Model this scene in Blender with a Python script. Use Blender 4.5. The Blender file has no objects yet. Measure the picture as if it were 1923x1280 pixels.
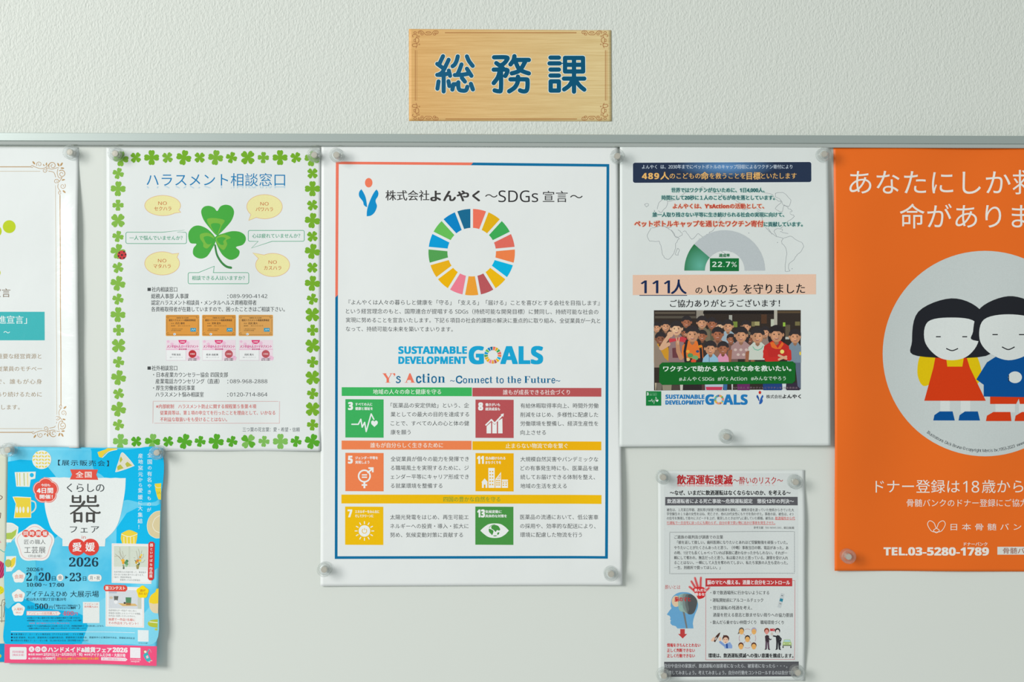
import bpy, bmesh, math, random
from mathutils import Vector
random.seed(7)
scene = bpy.context.scene
COL = scene.collection

# ------------------------------------------------------------------ camera, light, exposure
S = 0.00053                      # metres of wall per photograph pixel
ZC = 1.50                        # height of the picture centre above the floor
DIST = 1923 * S * 50.0 / 36.0
cam_d = bpy.data.cameras.new('camera'); cam_d.lens = 50; cam_d.sensor_width = 36
cam_d.clip_start = 0.05; cam_d.clip_end = 50
cam = bpy.data.objects.new('camera', cam_d); COL.objects.link(cam)
cam.location = (0, -DIST - 0.006, ZC); cam.rotation_euler = (math.pi / 2, 0, 0)
scene.camera = cam

world = bpy.data.worlds.new('world'); scene.world = world; world.use_nodes = True
bg = world.node_tree.nodes['Background']
bg.inputs[0].default_value = (0.945, 1.0, 0.975, 1); bg.inputs[1].default_value = 0.38

def area(name, loc, target, sx, sy, power, color):
    l = bpy.data.lights.new(name, 'AREA'); l.shape = 'RECTANGLE'; l.size = sx; l.size_y = sy
    l.energy = power; l.color = color
    o = bpy.data.objects.new(name, l); COL.objects.link(o); o.location = loc
    o.rotation_euler = (Vector(target) - Vector(loc)).to_track_quat('-Z', 'Y').to_euler()
    return o
area('window_light', (-3.5, -3.0, 2.7), (-0.2, 0, 1.5), 1.6, 1.6, 150, (1.0, 0.985, 0.965))

scene.view_settings.view_transform = 'Standard'; scene.view_settings.look = 'None'
scene.view_settings.gamma = 1.0; scene.view_settings.use_curve_mapping = False
scene.view_settings.exposure = 0.2
scene.cycles.max_bounces = 12; scene.cycles.transparent_max_bounces = 24

# ------------------------------------------------------------------ helpers
def px(x, y, d=0.0):
    return Vector(((x - 961.5) * S, -d, ZC + (640 - y) * S))
def lin1(v):
    v /= 255.0
    return v / 12.92 if v <= 0.04045 else ((v + 0.055) / 1.055) ** 2.4
def lin(c, k=1.06):
    return tuple(min(0.95, lin1(v) * k) for v in c) + (1.0,)

MATS = {}
def ink(c, rough=0.5):
    """printed or plain colour, given as it looks in the light of the room"""
    key = (tuple(c), rough)
    if key in MATS: return MATS[key]
    m = bpy.data.materials.new('print_%d_%d_%d' % tuple(c)); m.use_nodes = True
    nt = m.node_tree; b = nt.nodes['Principled BSDF']
    b.inputs['Roughness'].default_value = rough
    b.inputs['Specular IOR Level'].default_value = 0.12
    n = nt.nodes.new('ShaderNodeTexNoise'); n.inputs['Scale'].default_value = 900; n.inputs['Detail'].default_value = 2
    g = nt.nodes.new('ShaderNodeTexCoord'); nt.links.new(g.outputs['Object'], n.inputs['Vector'])
    mx = nt.nodes.new('ShaderNodeMix'); mx.data_type = 'RGBA'
    a = lin(c); mx.inputs[6].default_value = tuple(v * 0.94 for v in a[:3]) + (1,)
    mx.inputs[7].default_value = tuple(min(0.95, v * 1.06) for v in a[:3]) + (1,)
    nt.links.new(n.outputs['Fac'], mx.inputs[0]); nt.links.new(mx.outputs[2], b.inputs['Base Color'])
    MATS[key] = m
    return m

def nodes_of(name):
    m = bpy.data.materials.new(name); m.use_nodes = True
    return m, m.node_tree, m.node_tree.nodes['Principled BSDF']

def paper_mat(name, c, rough=0.45, bump=0.03, scale=35, spec=0.3):
    m, nt, b = nodes_of(name)
    b.inputs['Roughness'].default_value = rough; b.inputs['Specular IOR Level'].default_value = spec
    g = nt.nodes.new('ShaderNodeTexCoord')
    n = nt.nodes.new('ShaderNodeTexNoise'); n.inputs['Scale'].default_value = scale; n.inputs['Detail'].default_value = 3
    nt.links.new(g.outputs['Object'], n.inputs['Vector'])
    mx = nt.nodes.new('ShaderNodeMix'); mx.data_type = 'RGBA'; a = lin(c)
    mx.inputs[6].default_value = tuple(v * 0.975 for v in a[:3]) + (1,)
    mx.inputs[7].default_value = tuple(min(0.95, v * 1.02) for v in a[:3]) + (1,)
    nt.links.new(n.outputs['Fac'], mx.inputs[0]); nt.links.new(mx.outputs[2], b.inputs['Base Color'])
    bp = nt.nodes.new('ShaderNodeBump'); bp.inputs['Strength'].default_value = bump; bp.inputs['Distance'].default_value = 0.01
    nt.links.new(n.outputs['Fac'], bp.inputs['Height']); nt.links.new(bp.outputs[0], b.inputs['Normal'])
    return m

def cr(pts, closed=False, n=6):
    """smooth curve through points"""
    P = [Vector((p[0], p[1])) for p in pts]; out = []
    N = len(P); segs = N if closed else N - 1
    for i in range(segs):
        if closed: p0, p1, p2, p3 = P[(i - 1) % N], P[i], P[(i + 1) % N], P[(i + 2) % N]
        else: p0, p1, p2, p3 = P[max(i - 1, 0)], P[i], P[i + 1], P[min(i + 2, N - 1)]
        for k in range(n):
            t = k / n
            q = 0.5 * ((2 * p1) + (p2 - p0) * t + (2 * p0 - 5 * p1 + 4 * p2 - p3) * t * t + (3 * p1 - p0 - 3 * p2 + p3) * t ** 3)
            out.append((q.x, q.y))
    if not closed: out.append((P[-1].x, P[-1].y))
    return out
def tr(pts, ox, oy, k):
    return [(ox + p[0] / k, oy + p[1] / k) for p in pts]
def smooth(a, b, x):
    t = min(1, max(0, (x - a) / (b - a))); return t * t * (3 - 2 * t)

JOBS = []
class Part:
    def __init__(self, sheet, name, parent=None, label=None):
        self.sheet, self.name, self.parent, self.label = sheet, name, parent, label
        self.v, self.f, self.m, self.mats = [], [], [], []
        self.obj = None; self.n = 0; self.clip = None
    def slot(self, mat):
        if mat not in self.mats: self.mats.append(mat)
        return self.mats.index(mat)
    def add(self, verts2, faces, mat, L, sub=0):
        """verts2: (x, y) in wall pixels"""
        if self.clip:
            a_, b_, c_, d_ = self.clip; verts2 = [(min(max(q[0], a_), c_), min(max(q[1], b_), d_)) for q in verts2]
        self.n = (self.n + 1) % 9; sub += self.n * 0.12
        xs = [p[0] for p in verts2]; ys = [p[1] for p in verts2]
        G = self.sheet.G
        if self.sheet.curved and (max(xs) - min(xs) > G * 1.6 or max(ys) - min(ys) > G * 1.6):
            bm = bmesh.new(); vs = [bm.verts.new((p[0], p[1], 0)) for p in verts2]
            for f in faces:
                try: bm.faces.new([vs[i] for i in f])
                except ValueError: pass
            for ax, lo, hi in ((0, min(xs), max(xs)), (1, min(ys), max(ys))):
                k = math.floor(lo / G) + 1
                while k * G < hi:
                    co = (k * G, 0, 0) if ax == 0 else (0, k * G, 0); no = (1, 0, 0) if ax == 0 else (0, 1, 0)
                    bmesh.ops.bisect_plane(bm, geom=bm.verts[:] + bm.edges[:] + bm.faces[:], plane_co=co, plane_no=no)
                    k += 1
            bm.verts.index_update()
            verts2 = [(v.co.x, v.co.y) for v in bm.verts]; faces = [[v.index for v in f.verts] for f in bm.faces]
            bm.free()
        b = len(self.v); s = self.slot(mat)
        self.v += [self.sheet.point(p[0], p[1], self.sheet.e0 + self.sheet.lay * L + sub * 0.000002) for p in verts2]
        for f in faces:
            self.f.append([b + i for i in f]); self.m.append(s)
    # drawing
    def poly(self, pts, c, L=1):
        if isinstance(c, tuple): c = ink(c)
        self.add(list(pts), [list(range(len(pts)))], c, L); return self
    def rect(self, x0, y0, x1, y1, c, L=1, d=0.0, dx=0.0):
        return self.poly([(x0, y0), (x1, y0 + d), (x1 + dx, y1 + d), (x0 + dx, y1)], c, L)
    def rrect(self, x0, y0, x1, y1, r, c, L=1, d=0.0, n=5):
        return self.poly(rr(x0, y0, x1, y1, r, d, n), c, L)
    def ell(self, cx, cy, rx, ry, c, L=1, n=28, rot=0.0):
        ca, sa = math.cos(rot), math.sin(rot)
        return self.poly([(cx + rx * math.cos(a) * ca - ry * math.sin(a) * sa, cy + rx * math.cos(a) * sa + ry * math.sin(a) * ca)
                          for a in (2 * math.pi * i / n for i in range(n))], c, L)
    def line(self, pts, w, c, L=1, closed=False, w1=None, caps=True):
        """stroke with round ends and joints"""
        if isinstance(c, tuple): c = ink(c)
        P = [Vector((p[0], p[1])) for p in pts]
        if closed: P = P + [P[0]]
        N = len(P); w1 = w if w1 is None else w1
        tot = sum((P[i + 1] - P[i]).length for i in range(N - 1)) or 1; acc = 0
        if len(P) > 9 or w < 2.2:      # one ribbon strip
            vs, fs = [], []
            for i in range(N):
                a = P[i] - P[i - 1] if i else (P[-1] - P[-2] if closed else P[1] - P[0])
                b = P[i + 1] - P[i] if i < N - 1 else (P[1] - P[0] if closed else P[-1] - P[-2])
                a = a.normalized() if a.length else Vector((1, 0)); b = b.normalized() if b.length else a
                t = a + b; t = t.normalized() if t.length > 1e-6 else a
                if i: acc += (P[i] - P[i - 1]).length
                h = (w + (w1 - w) * acc / tot) / 2
                nn = Vector((-t.y, t.x)); sc = min(1.6, 1 / max(0.3, abs(nn.dot(Vector((-a.y, a.x))))))
                vs += [tuple(P[i] + nn * h * sc), tuple(P[i] - nn * h * sc)]
                if i: fs.append([2 * i - 2, 2 * i, 2 * i + 1, 2 * i - 1])
            self.add(vs, fs, c, L)
            if caps and not closed and w >= 2.2:
                for q, ww in ((P[0], w), (P[-1], w1)):
                    self.add([(q.x + ww / 2 * math.cos(k * math.pi / 7), q.y + ww / 2 * math.sin(k * math.pi / 7)) for k in range(14)],
                             [list(range(14))], c, L, 1)
            return self
        for i in range(N - 1):
            d = P[i + 1] - P[i]
            if d.length < 1e-6: continue
            h0 = (w + (w1 - w) * acc / tot) / 2; acc += d.length; h1 = (w + (w1 - w) * acc / tot) / 2
            a = math.atan2(d.y, d.x); q = []
            K = 8
            for k in range(K + 1):
                t = a + math.pi / 2 + math.pi * k / K; q.append((P[i].x + h0 * math.cos(t), P[i].y + h0 * math.sin(t)))
            for k in range(K + 1):
                t = a - math.pi / 2 + math.pi * k / K; q.append((P[i + 1].x + h1 * math.cos(t), P[i + 1].y + h1 * math.sin(t)))
            self.add(q, [list(range(len(q)))], c, L, i % 5)
        return self
    def dash(self, pts, w, c, L=1, on=1.2, off=1.2):
        if isinstance(c, tuple): c = ink(c)
        for i in range(len(pts) - 1):
            a, b = Vector(pts[i]), Vector(pts[i + 1]); d = (b - a); n = int(d.length / (on + off)); d = d.normalized(); nn = Vector((-d.y, d.x)) * w / 2
            for k in range(n):
                p = a + d * k * (on + off); q = p + d * on
                self.add([tuple(p + nn), tuple(q + nn), tuple(q - nn), tuple(p - nn)], [[0, 1, 2, 3]], c, L)
        return self
    def text(self, s, x0, x1, yc, h, c, b=0.0, dy=0.0, L=3, rot=0.0, flip=None, skew=0.0, style=None):
        JOBS.append(dict(part=self, s=s, x0=x0, x1=x1, yc=yc, h=h, c=ink(c) if isinstance(c, tuple) else c, b=b, dy=dy, L=L, rot=rot, flip=flip, skew=skew, style=style))
        return self
    def vtext(self, s, cx, ys, h, c, b=0.0, L=3, dx=0.0):
        for i, ch in enumerate(s):
            hh = h * (0.86 if '\u3040' <= ch <= '\u30ff' else 1.0)
            x = cx + dx * i
            if ch in 'ー！!': self.text('！' if ch in '！!' else 'ー', x - hh / 2, None, ys[i], hh, c, b, L=L)
            else: self.text(ch, x - hh / 2, None, ys[i], hh, c, b, L=L)
        return self
    def build(self):
        if not self.v: return None
        me = bpy.data.meshes.new(self.name); me.from_pydata(self.v, [], self.f)
        for m in self.mats: me.materials.append(m)
        me.polygons.foreach_set('material_index', self.m); me.update()
        o = bpy.data.objects.new(self.name, me); COL.objects.link(o); self.obj = o
        o.parent = self.parent.obj if self.parent else self.sheet.obj
        if self.label: o['label'] = self.label
        return o

def rr(x0, y0, x1, y1, r, d=0.0, n=5):
    pts = []
    for cx, cy, a0 in ((x1 - r, y0 + r, -90), (x1 - r, y1 - r, 0), (x0 + r, y1 - r, 90), (x0 + r, y0 + r, 180)):
        for k in range(n + 1):
            a = math.radians(a0 + 90 * k / n); x = cx + r * math.cos(a)
            pts.append((x, cy + r * math.sin(a) + d * (x - x0) / (x1 - x0)))
    return pts
def flower(cx, cy, r, amp=0.1, n=5, rot=-math.pi / 2, k=60):
    out = []
    for i in range(k):
        a = 2 * math.pi * i / k; q = r * (1 - amp + amp * 2 * abs(math.cos(n * (a - rot) / 2)) ** 0.7 - amp)
        out.append((cx + q * math.cos(a), cy + q * math.sin(a)))
    return out

SHEETS = []
class Sheet:
    def __init__(self, name, label, category, corners, base, lift=None, mat=None, wall=0.006, film=None, group=None, step=6.0, curved=True, lay=0.000012, e0=0.000025, top=8, G=8.0):
        self.lay, self.e0, self.G = lay, e0, G
        self.TL, self.TR, self.BR, self.BL = [Vector(c) for c in corners]
        self.base, self.lift, self.wall, self.curved = base, lift or (lambda u, v: 0.0), wall, curved
        self.parts = []; SHEETS.append(self)
        nu = max(2, int((self.TR - self.TL).length / step)); nv = max(2, int((self.BL - self.TL).length / step))
        self.obj = self.grid(name, nu, nv, 0.0, 0.00012, mat, 0.0)
        self.obj['label'] = label; self.obj['category'] = category
        if group: self.obj['group'] = group
        self.film = None
        if film:
            self.film = self.grid('laminate_film', nu, nv, e0 + lay * top + 0.00003, 0.0, FILM, film); self.film.parent = self.obj
            self.film['label'] = 'clear glossy laminating film with a narrow transparent rim'
    def uv(self, x, y):
        v = (y - self.TL.y) / (self.BL.y - self.TL.y)
        xl = self.TL.x + (self.BL.x - self.TL.x) * v; xr = self.TR.x + (self.BR.x - self.TR.x) * v
        return (x - xl) / (xr - xl), v
    def depth(self, x, y):
        u, v = self.uv(x, y)
        return self.wall + self.base + self.lift(min(1.02, max(-0.02, u)), min(1.02, max(-0.02, v)))
    def point(self, x, y, e):
        return px(x, y, self.depth(x, y) + e)
    def grid(self, name, nu, nv, off, th, mat, grow):
        vs, fs = [], []
        TL, TR, BR, BL = self.TL, self.TR, self.BR, self.BL
        gl = gr = gt = gb = 0
        if grow: gl, gr, gt, gb = grow
        def P(u, v):
            a = TL + (TR - TL) * u; b = BL + (BR - BL) * u; q = a + (b - a) * v
            return q.x + (u - 1) * gl + u * gr, q.y + (v - 1) * gt + v * gb
        for s in ((0, 1) if th else (0,)):
            for j in range(nv + 1):
                for i in range(nu + 1):
                    x, y = P(i / nu, j / nv); vs.append(px(x, y, self.depth(x, y) + off - s * th))
        n = (nu + 1) * (nv + 1)
        I = lambda i, j, s: s * n + j * (nu + 1) + i
        for j in range(nv):
            for i in range(nu):
                fs.append([I(i, j, 0), I(i, j + 1, 0), I(i + 1, j + 1, 0), I(i + 1, j, 0)])
                if th: fs.append([I(i, j, 1), I(i + 1, j, 1), I(i + 1, j + 1, 1), I(i, j + 1, 1)])
        for i in range(nu if th else 0):
            fs.append([I(i, 0, 0), I(i + 1, 0, 0), I(i + 1, 0, 1), I(i, 0, 1)]); fs.append([I(i + 1, nv, 0), I(i, nv, 0), I(i, nv, 1), I(i + 1, nv, 1)])
        for j in range(nv if th else 0):
            fs.append([I(0, j + 1, 0), I(0, j, 0), I(0, j, 1), I(0, j + 1, 1)]); fs.append([I(nu, j, 0), I(nu, j + 1, 0), I(nu, j + 1, 1), I(nu, j, 1)])
        me = bpy.data.meshes.new(name); me.from_pydata(vs, [], fs); me.materials.append(mat)
        me.polygons.foreach_set('use_smooth', [k_ < nu * nv * (2 if th else 1) for k_ in range(len(fs))]); me.update()
        o = bpy.data.objects.new(name, me); COL.objects.link(o); return o
    def part(self, name, parent=None, label=None):
        p = Part(self, name, parent, label); self.parts.append(p); return p

def run_text():
    todo = []
    for j in JOBS:
        s = j['s']; asc = all(ord(ch) < 128 for ch in s)
        em = j['h'] / 0.714 if asc else j['h']
        U, L_, D = {'serif': (0x1D400, 0x1D41A, 0x1D7CE), 'bold': (0x1D5D4, 0x1D5EE, 0x1D7EC), 'sans': (0x1D5A0, 0x1D5BA, 0x1D7E2)}[j['style'] or ('bold' if j['b'] >= 0.018 else 'sans')]
        body = ''.join(chr(U + ord(q) - 65) if 'A' <= q <= 'Z' else chr(L_ + ord(q) - 97) if 'a' <= q <= 'z' else chr(D + ord(q) - 48) if '0' <= q <= '9' else q for q in s)
        c = bpy.data.curves.new('t', 'FONT'); c.body = body; c.resolution_u = 2 if em < 16 else 5; c.fill_mode = 'FRONT'
        if j['x1'] is not None and len(s) > 1:
            est = sum(1.0 if ord(ch) > 255 else 0.6 for ch in s) * em; r = (j['x1'] - j['x0']) / est
            if r > 1.1 and not (asc and len(s) < 4): c.space_character = r
        o = bpy.data.objects.new('t', c); COL.objects.link(o); todo.append((j, o, c, em, asc))
    bpy.context.view_layer.update()
    dg = bpy.context.evaluated_depsgraph_get()
    for j, o, c, em, asc in todo:
        e = o.evaluated_get(dg); me = e.to_mesh()
        V = [(v.co.x, v.co.y) for v in me.vertices]; F = [list(p.vertices) for p in me.polygons]
        e.to_mesh_clear()
        if V:
            lo = min(p[0] for p in V); hi = max(p[0] for p in V)
            if j['x1'] is None: ox, k = j['x0'], em; lo_ = 0.0
            else: ox, k, lo_ = j['x0'], (j['x1'] - j['x0']) / (hi - lo), lo
            base = j['yc'] + (j['h'] / 2 if asc else 0.38 * em)
            W = (hi - lo) * k or 1; Q = []
            for X, Y in V:
                x = (X - lo_) * k; y = -Y * em
                x += j['skew'] * Y * em
                if j['rot']: ca, sa = math.cos(j['rot']), math.sin(j['rot']); x, y = x * ca - y * sa, x * sa + y * ca
                Q.append((ox + x, base + y + j['dy'] * x / W))
            if j['flip'] is not None:
                yb, lim, sc = j['flip']; Q = [(x, yb + (yb - y) * sc) for x, y in Q]
                bm = bmesh.new(); vs = [bm.verts.new((p[0], p[1], 0)) for p in Q]
                for f in F:
                    try: bm.faces.new([vs[i] for i in f])
                    except ValueError: pass
                bmesh.ops.bisect_plane(bm, geom=bm.verts[:] + bm.edges[:] + bm.faces[:], plane_co=(0, lim, 0), plane_no=(0, 1, 0), clear_outer=True)
                bmesh.ops.bisect_plane(bm, geom=bm.verts[:] + bm.edges[:] + bm.faces[:], plane_co=(0, yb, 0), plane_no=(0, -1, 0), clear_outer=True)
                bm.verts.index_update(); Q = [(v.co.x, v.co.y) for v in bm.verts]; F = [[v.index for v in f.verts] for f in bm.faces]; bm.free()
            bb = j['b'] * em        # heavier weights are printed as several shifted passes
            if asc and j['b'] < 0.03: bb = 0
            if j['b'] > 0.08: sh = [(0, 0)] + [(bb * math.cos(t), bb * math.sin(t)) for t in (math.pi * i / 4 for i in range(8))]
            elif bb <= 0.006 * em: sh = [(0, 0)]
            elif j['b'] < 0.016: sh = [(-bb, 0), (bb, 0)]
            else: sh = [(-bb, -bb * .6), (bb, bb * .6), (-bb, bb * .6), (bb, -bb * .6)]
            p = j['part']; sl = p.slot(j['c']); she = p.sheet
            for ci, (ax, ay) in enumerate(sh):
                if em < 24:      # small glyphs: straight into the part
                    b = len(p.v)
                    p.v += [she.point(x + ax, y + ay, she.e0 + she.lay * j['L'] + 0.0000012 * ci) for x, y in Q]
                    for f in F: p.f.append([b + i for i in f]); p.m.append(sl)
                else: p.add([(x + ax, y + ay) for x, y in Q], F, j['c'], j['L'], ci * 0.6)
        bpy.data.objects.remove(o); bpy.data.curves.remove(c)

def extrude_x(name, prof, x0, x1, mat, slope, parent=None):
    """profile [(y_px, depth)] swept along the wall, sloping by slope px over the run"""
    vs, fs = [], []; n = len(prof); K = 24
    for k in range(K + 1):
        x = x0 + (x1 - x0) * k / K
        for yy, d in prof: vs.append(px(x, yy + slope * (x - x0) / (x1 - x0), d))
    for k in range(K):
        for i in range(n):
            a = k * n + i; b = k * n + (i + 1) % n; fs.append([a, b, b + n, a + n])
    fs.append(list(range(n))); fs.append([K * n + i for i in reversed(range(n))])
    me = bpy.data.meshes.new(name); me.from_pydata(vs, [], fs); me.materials.append(mat); me.update()
    bm = bmesh.new(); bm.from_mesh(me); bmesh.ops.recalc_face_normals(bm, faces=bm.faces[:]); bm.to_mesh(me); bm.free()
    o = bpy.data.objects.new(name, me); COL.objects.link(o)
    if parent: o.parent = parent
    return o

# ------------------------------------------------------------------ the wall, the board, the rail
m, nt, b = nodes_of('embossed_wallpaper')
b.inputs['Base Color'].default_value = lin((213, 218, 211)); b.inputs['Roughness'].default_value = 0.6
g = nt.nodes.new('ShaderNodeTexCoord')
n1 = nt.nodes.new('ShaderNodeTexNoise'); n1.inputs['Scale'].default_value = 520; n1.inputs['Detail'].default_value = 3; n1.inputs['Distortion'].default_value = 0.15
n2 = nt.nodes.new('ShaderNodeTexVoronoi'); n2.inputs['Scale'].default_value = 300
mp = nt.nodes.new('ShaderNodeMapping'); mp.inputs['Scale'].default_value = (1.25, 1, 0.8)
nt.links.new(g.outputs['Object'], mp.inputs[0]); nt.links.new(mp.outputs[0], n1.inputs['Vector']); nt.links.new(mp.outputs[0], n2.inputs['Vector'])
ad = nt.nodes.new('ShaderNodeMath'); ad.operation = 'ADD'; nt.links.new(n1.outputs['Fac'], ad.inputs[0])
ml = nt.nodes.new('ShaderNodeMath'); ml.operation = 'MULTIPLY'; ml.inputs[1].default_value = 0.5; nt.links.new(n2.outputs['Distance'], ml.inputs[0]); nt.links.new(ml.outputs[0], ad.inputs[1])
bp = nt.nodes.new('ShaderNodeBump'); bp.inputs['Strength'].default_value = 0.6; bp.inputs['Distance'].default_value = 0.0011
nt.links.new(ad.outputs[0], bp.inputs['Height']); nt.links.new(bp.outputs[0], b.inputs['Normal'])
WALLP = m
m, nt, b = nodes_of('enamelled_board')
b.inputs['Base Color'].default_value = lin((217, 222, 216)); b.inputs['Roughness'].default_value = 0.42; b.inputs['Specular IOR Level'].default_value = 0.3
n1 = nt.nodes.new('ShaderNodeTexNoise'); n1.inputs['Scale'].default_value = 6
bp = nt.nodes.new('ShaderNodeBump'); bp.inputs['Strength'].default_value = 0.02
nt.links.new(n1.outputs['Fac'], bp.inputs['Height']); nt.links.new(bp.outputs[0], b.inputs['Normal'])
BOARD = m
m, nt, b = nodes_of('anodised_rail')
b.inputs['Base Color'].default_value = (0.50, 0.57, 0.545, 1); b.inputs['Metallic'].default_value = 0.75; b.inputs['Roughness'].default_value = 0.42
n1 = nt.nodes.new('ShaderNodeTexNoise'); n1.inputs['Scale'].default_value = 60
g = nt.nodes.new('ShaderNodeTexCoord'); mp = nt.nodes.new('ShaderNodeMapping'); mp.inputs['Scale'].default_value = (0.3, 1, 20)
nt.links.new(g.outputs['Object'], mp.inputs[0]); nt.links.new(mp.outputs[0], n1.inputs['Vector'])
bp = nt.nodes.new('ShaderNodeBump'); bp.inputs['Strength'].default_value = 0.04; bp.inputs['Distance'].default_value = 0.001
nt.links.new(n1.outputs['Fac'], bp.inputs['Height']); nt.links.new(bp.outputs[0], b.inputs['Normal'])
RAIL = m
m = bpy.data.materials.new('clear_film'); m.use_nodes = True; nt = m.node_tree; nt.nodes.clear()
o_ = nt.nodes.new('ShaderNodeOutputMaterial'); t_ = nt.nodes.new('ShaderNodeBsdfTransparent'); t_.inputs[0].default_value = (0.985, 0.99, 0.99, 1)
g_ = nt.nodes.new('ShaderNodeBsdfGlossy'); g_.inputs['Roughness'].default_value = 0.22
f_ = nt.nodes.new('ShaderNodeValue'); f_.outputs[0].default_value = 0.016; x_ = nt.nodes.new('ShaderNodeMixShader')
tc = nt.nodes.new('ShaderNodeTexCoord'); nn = nt.nodes.new('ShaderNodeTexNoise'); nn.inputs['Scale'].default_value = 22; nn.inputs['Detail'].default_value = 4; nn.inputs['Distortion'].default_value = 0.8
nt.links.new(tc.outputs['Object'], nn.inputs['Vector'])
bp = nt.nodes.new('ShaderNodeBump'); bp.inputs['Strength'].default_value = 0.18; bp.inputs['Distance'].default_value = 0.01
nt.links.new(nn.outputs['Fac'], bp.inputs['Height']); nt.links.new(bp.outputs[0], g_.inputs['Normal'])
nt.links.new(f_.outputs[0], x_.inputs[0]); nt.links.new(t_.outputs[0], x_.inputs[1]); nt.links.new(g_.outputs[0], x_.inputs[2]); nt.links.new(x_.outputs[0], o_.inputs[0])
FILM = m

def slab(name, x0, y0, x1, y1, d0, d1, mat, kind='structure'):
    vs = [px(x, y, d) for d in (d0, d1) for x, y in ((x0, y0), (x1, y0), (x1, y1), (x0, y1))]
    fs = [[3, 2, 1, 0], [4, 5, 6, 7], [0, 1, 5, 4], [1, 2, 6, 5], [2, 3, 7, 6], [3, 0, 4, 7]]
    me = bpy.data.meshes.new(name); me.from_pydata(vs, [], fs); me.materials.append(mat); me.update()
    bm = bmesh.new(); bm.from_mesh(me); bmesh.ops.recalc_face_normals(bm, faces=bm.faces[:]); bm.to_mesh(me); bm.free()
    o = bpy.data.objects.new(name, me); COL.objects.link(o)
    if kind: o['kind'] = kind
    return o
slab('wall_back', -1400, -1400, 3300, 3470, -0.08, 0.0, WALLP)
board = slab('magnetic_board', -700, 262, 2650, 2100, 0.0003, 0.006, BOARD, None)
board['label'] = 'wide pale grey magnetic board under the metal rail, papers pinned all over it'; board['category'] = 'board'
# face of the aluminium edge: flat upper band, then a step and a lower lip
rail = extrude_x('trim_1', [(248.5, 0.0005), (248.0, 0.0108), (248.8, 0.0115), (262.7, 0.0115), (263.4, 0.0100), (263.4, 0.0062), (262, 0.0062), (262, 0.0005)], -700, 2650, RAIL, 10.6)
rail['kind'] = 'structure'
LIP = RAIL.copy(); LIP.name = 'polished_lip'; LIP.node_tree.nodes['Principled BSDF'].inputs['Roughness'].default_value = 0.17; LIP.node_tree.nodes['Principled BSDF'].inputs['Base Color'].default_value = (0.66, 0.71, 0.68, 1)
lip = extrude_x('rail_lip', [(263.45, 0.0063), (263.45, 0.0101), (269.4, 0.0106), (270.8, 0.0100), (270.8, 0.0063)], -700, 2650, LIP, 10.6, rail)
# ------------------------------------------------------------------ papers
W = (229, 233, 232)
PAPER = paper_mat('white_paper', W, bump=0.07, scale=16)
DK = (84, 88, 90)

def wheel(p, cx, cy, R, r, L=2, gap=1.0, cols=None):
    cols = cols or [(246, 116, 92), (228, 178, 20), (62, 172, 88), (226, 108, 94), (250, 130, 75), (0, 180, 226), (246, 187, 14), (188, 88, 92),
                    (250, 162, 54), (245, 128, 148), (250, 182, 5), (236, 178, 22), (84, 162, 84), (0, 158, 218), (104, 192, 88), (0, 132, 200), (22, 106, 146)]
    n = 17
    for i, c in enumerate(cols):
        a0 = -math.pi / 2 + 2 * math.pi * i / n; a1 = a0 + 2 * math.pi / n
        go, gi = gap / R, gap / r
        o = [(cx + R * math.cos(a0 + go + (a1 - a0 - 2 * go) * k / 5), cy + R * math.sin(a0 + go + (a1 - a0 - 2 * go) * k / 5)) for k in range(6)]
        q = [(cx + r * math.cos(a1 - gi - (a1 - a0 - 2 * gi) * k / 5), cy + r * math.sin(a1 - gi - (a1 - a0 - 2 * gi) * k / 5)) for k in range(6)]
        p.poly(o + q, c, L)

LOGO_L = [(115, 455), (165, 530), (215, 640), (240, 760), (255, 885), (215, 870), (175, 830), (158, 760), (120, 705), (70, 640), (55, 575), (70, 510)]
LOGO_R = [(478, 460), (515, 510), (525, 570), (505, 640), (465, 700), (460, 760), (490, 850), (470, 940), (420, 1030), (340, 1090), (245, 1105), (250, 980), (280, 850), (340, 690), (410, 550)]
def company_logo(p, ox, oy, k, red, blue1, blue2):
    p.ell(ox + 292 / k, oy + 300 / k, 90 / k, 113 / k, red, 2)
    def sharp(pts, idx):      # smooth but with corners kept at idx
        out = []; m = len(pts)
        for a, b in zip(idx, idx[1:] + [idx[0] + m]):
            seg = [pts[i % m] for i in range(a, b + 1)]; out += cr(seg)[:-1]
        return out
    p.poly(tr(sharp(LOGO_L, [0, 4]), ox, oy, k), blue1, 2)
    p.poly(tr(sharp(LOGO_R, [0, 10]), ox, oy, k), blue2, 2)

def icon3(p, x, y, s, L=3, w=1.0):
    """heartbeat and heart; s = side of the square"""
    k = s / 100.0
    pt = lambda a, b: (x + a * k, y + b * k)
    z = [pt(17, 65.5), pt(34, 65.5), pt(40.5, 52.5), pt(44, 73), pt(50.5, 60.5), pt(54.5, 84.5), pt(67.5, 38.5), pt(74.5, 52.5)]
    p.line(z, 3.4 * k * w, (232, 240, 236), L)
    hx, hy = x + 76 * k, y + 58 * k
    heart = [(0, 14.5), (-8, 7), (-9, 1), (-5.5, -2.5), (-1.5, -1.5), (0, 1), (1.5, -1.5), (5.5, -2.5), (9, 1), (8, 7)]
    p.poly([(hx + a * k, hy + b * k) for a, b in heart], (232, 240, 236), L)
WI = (236, 241, 238)

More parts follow.
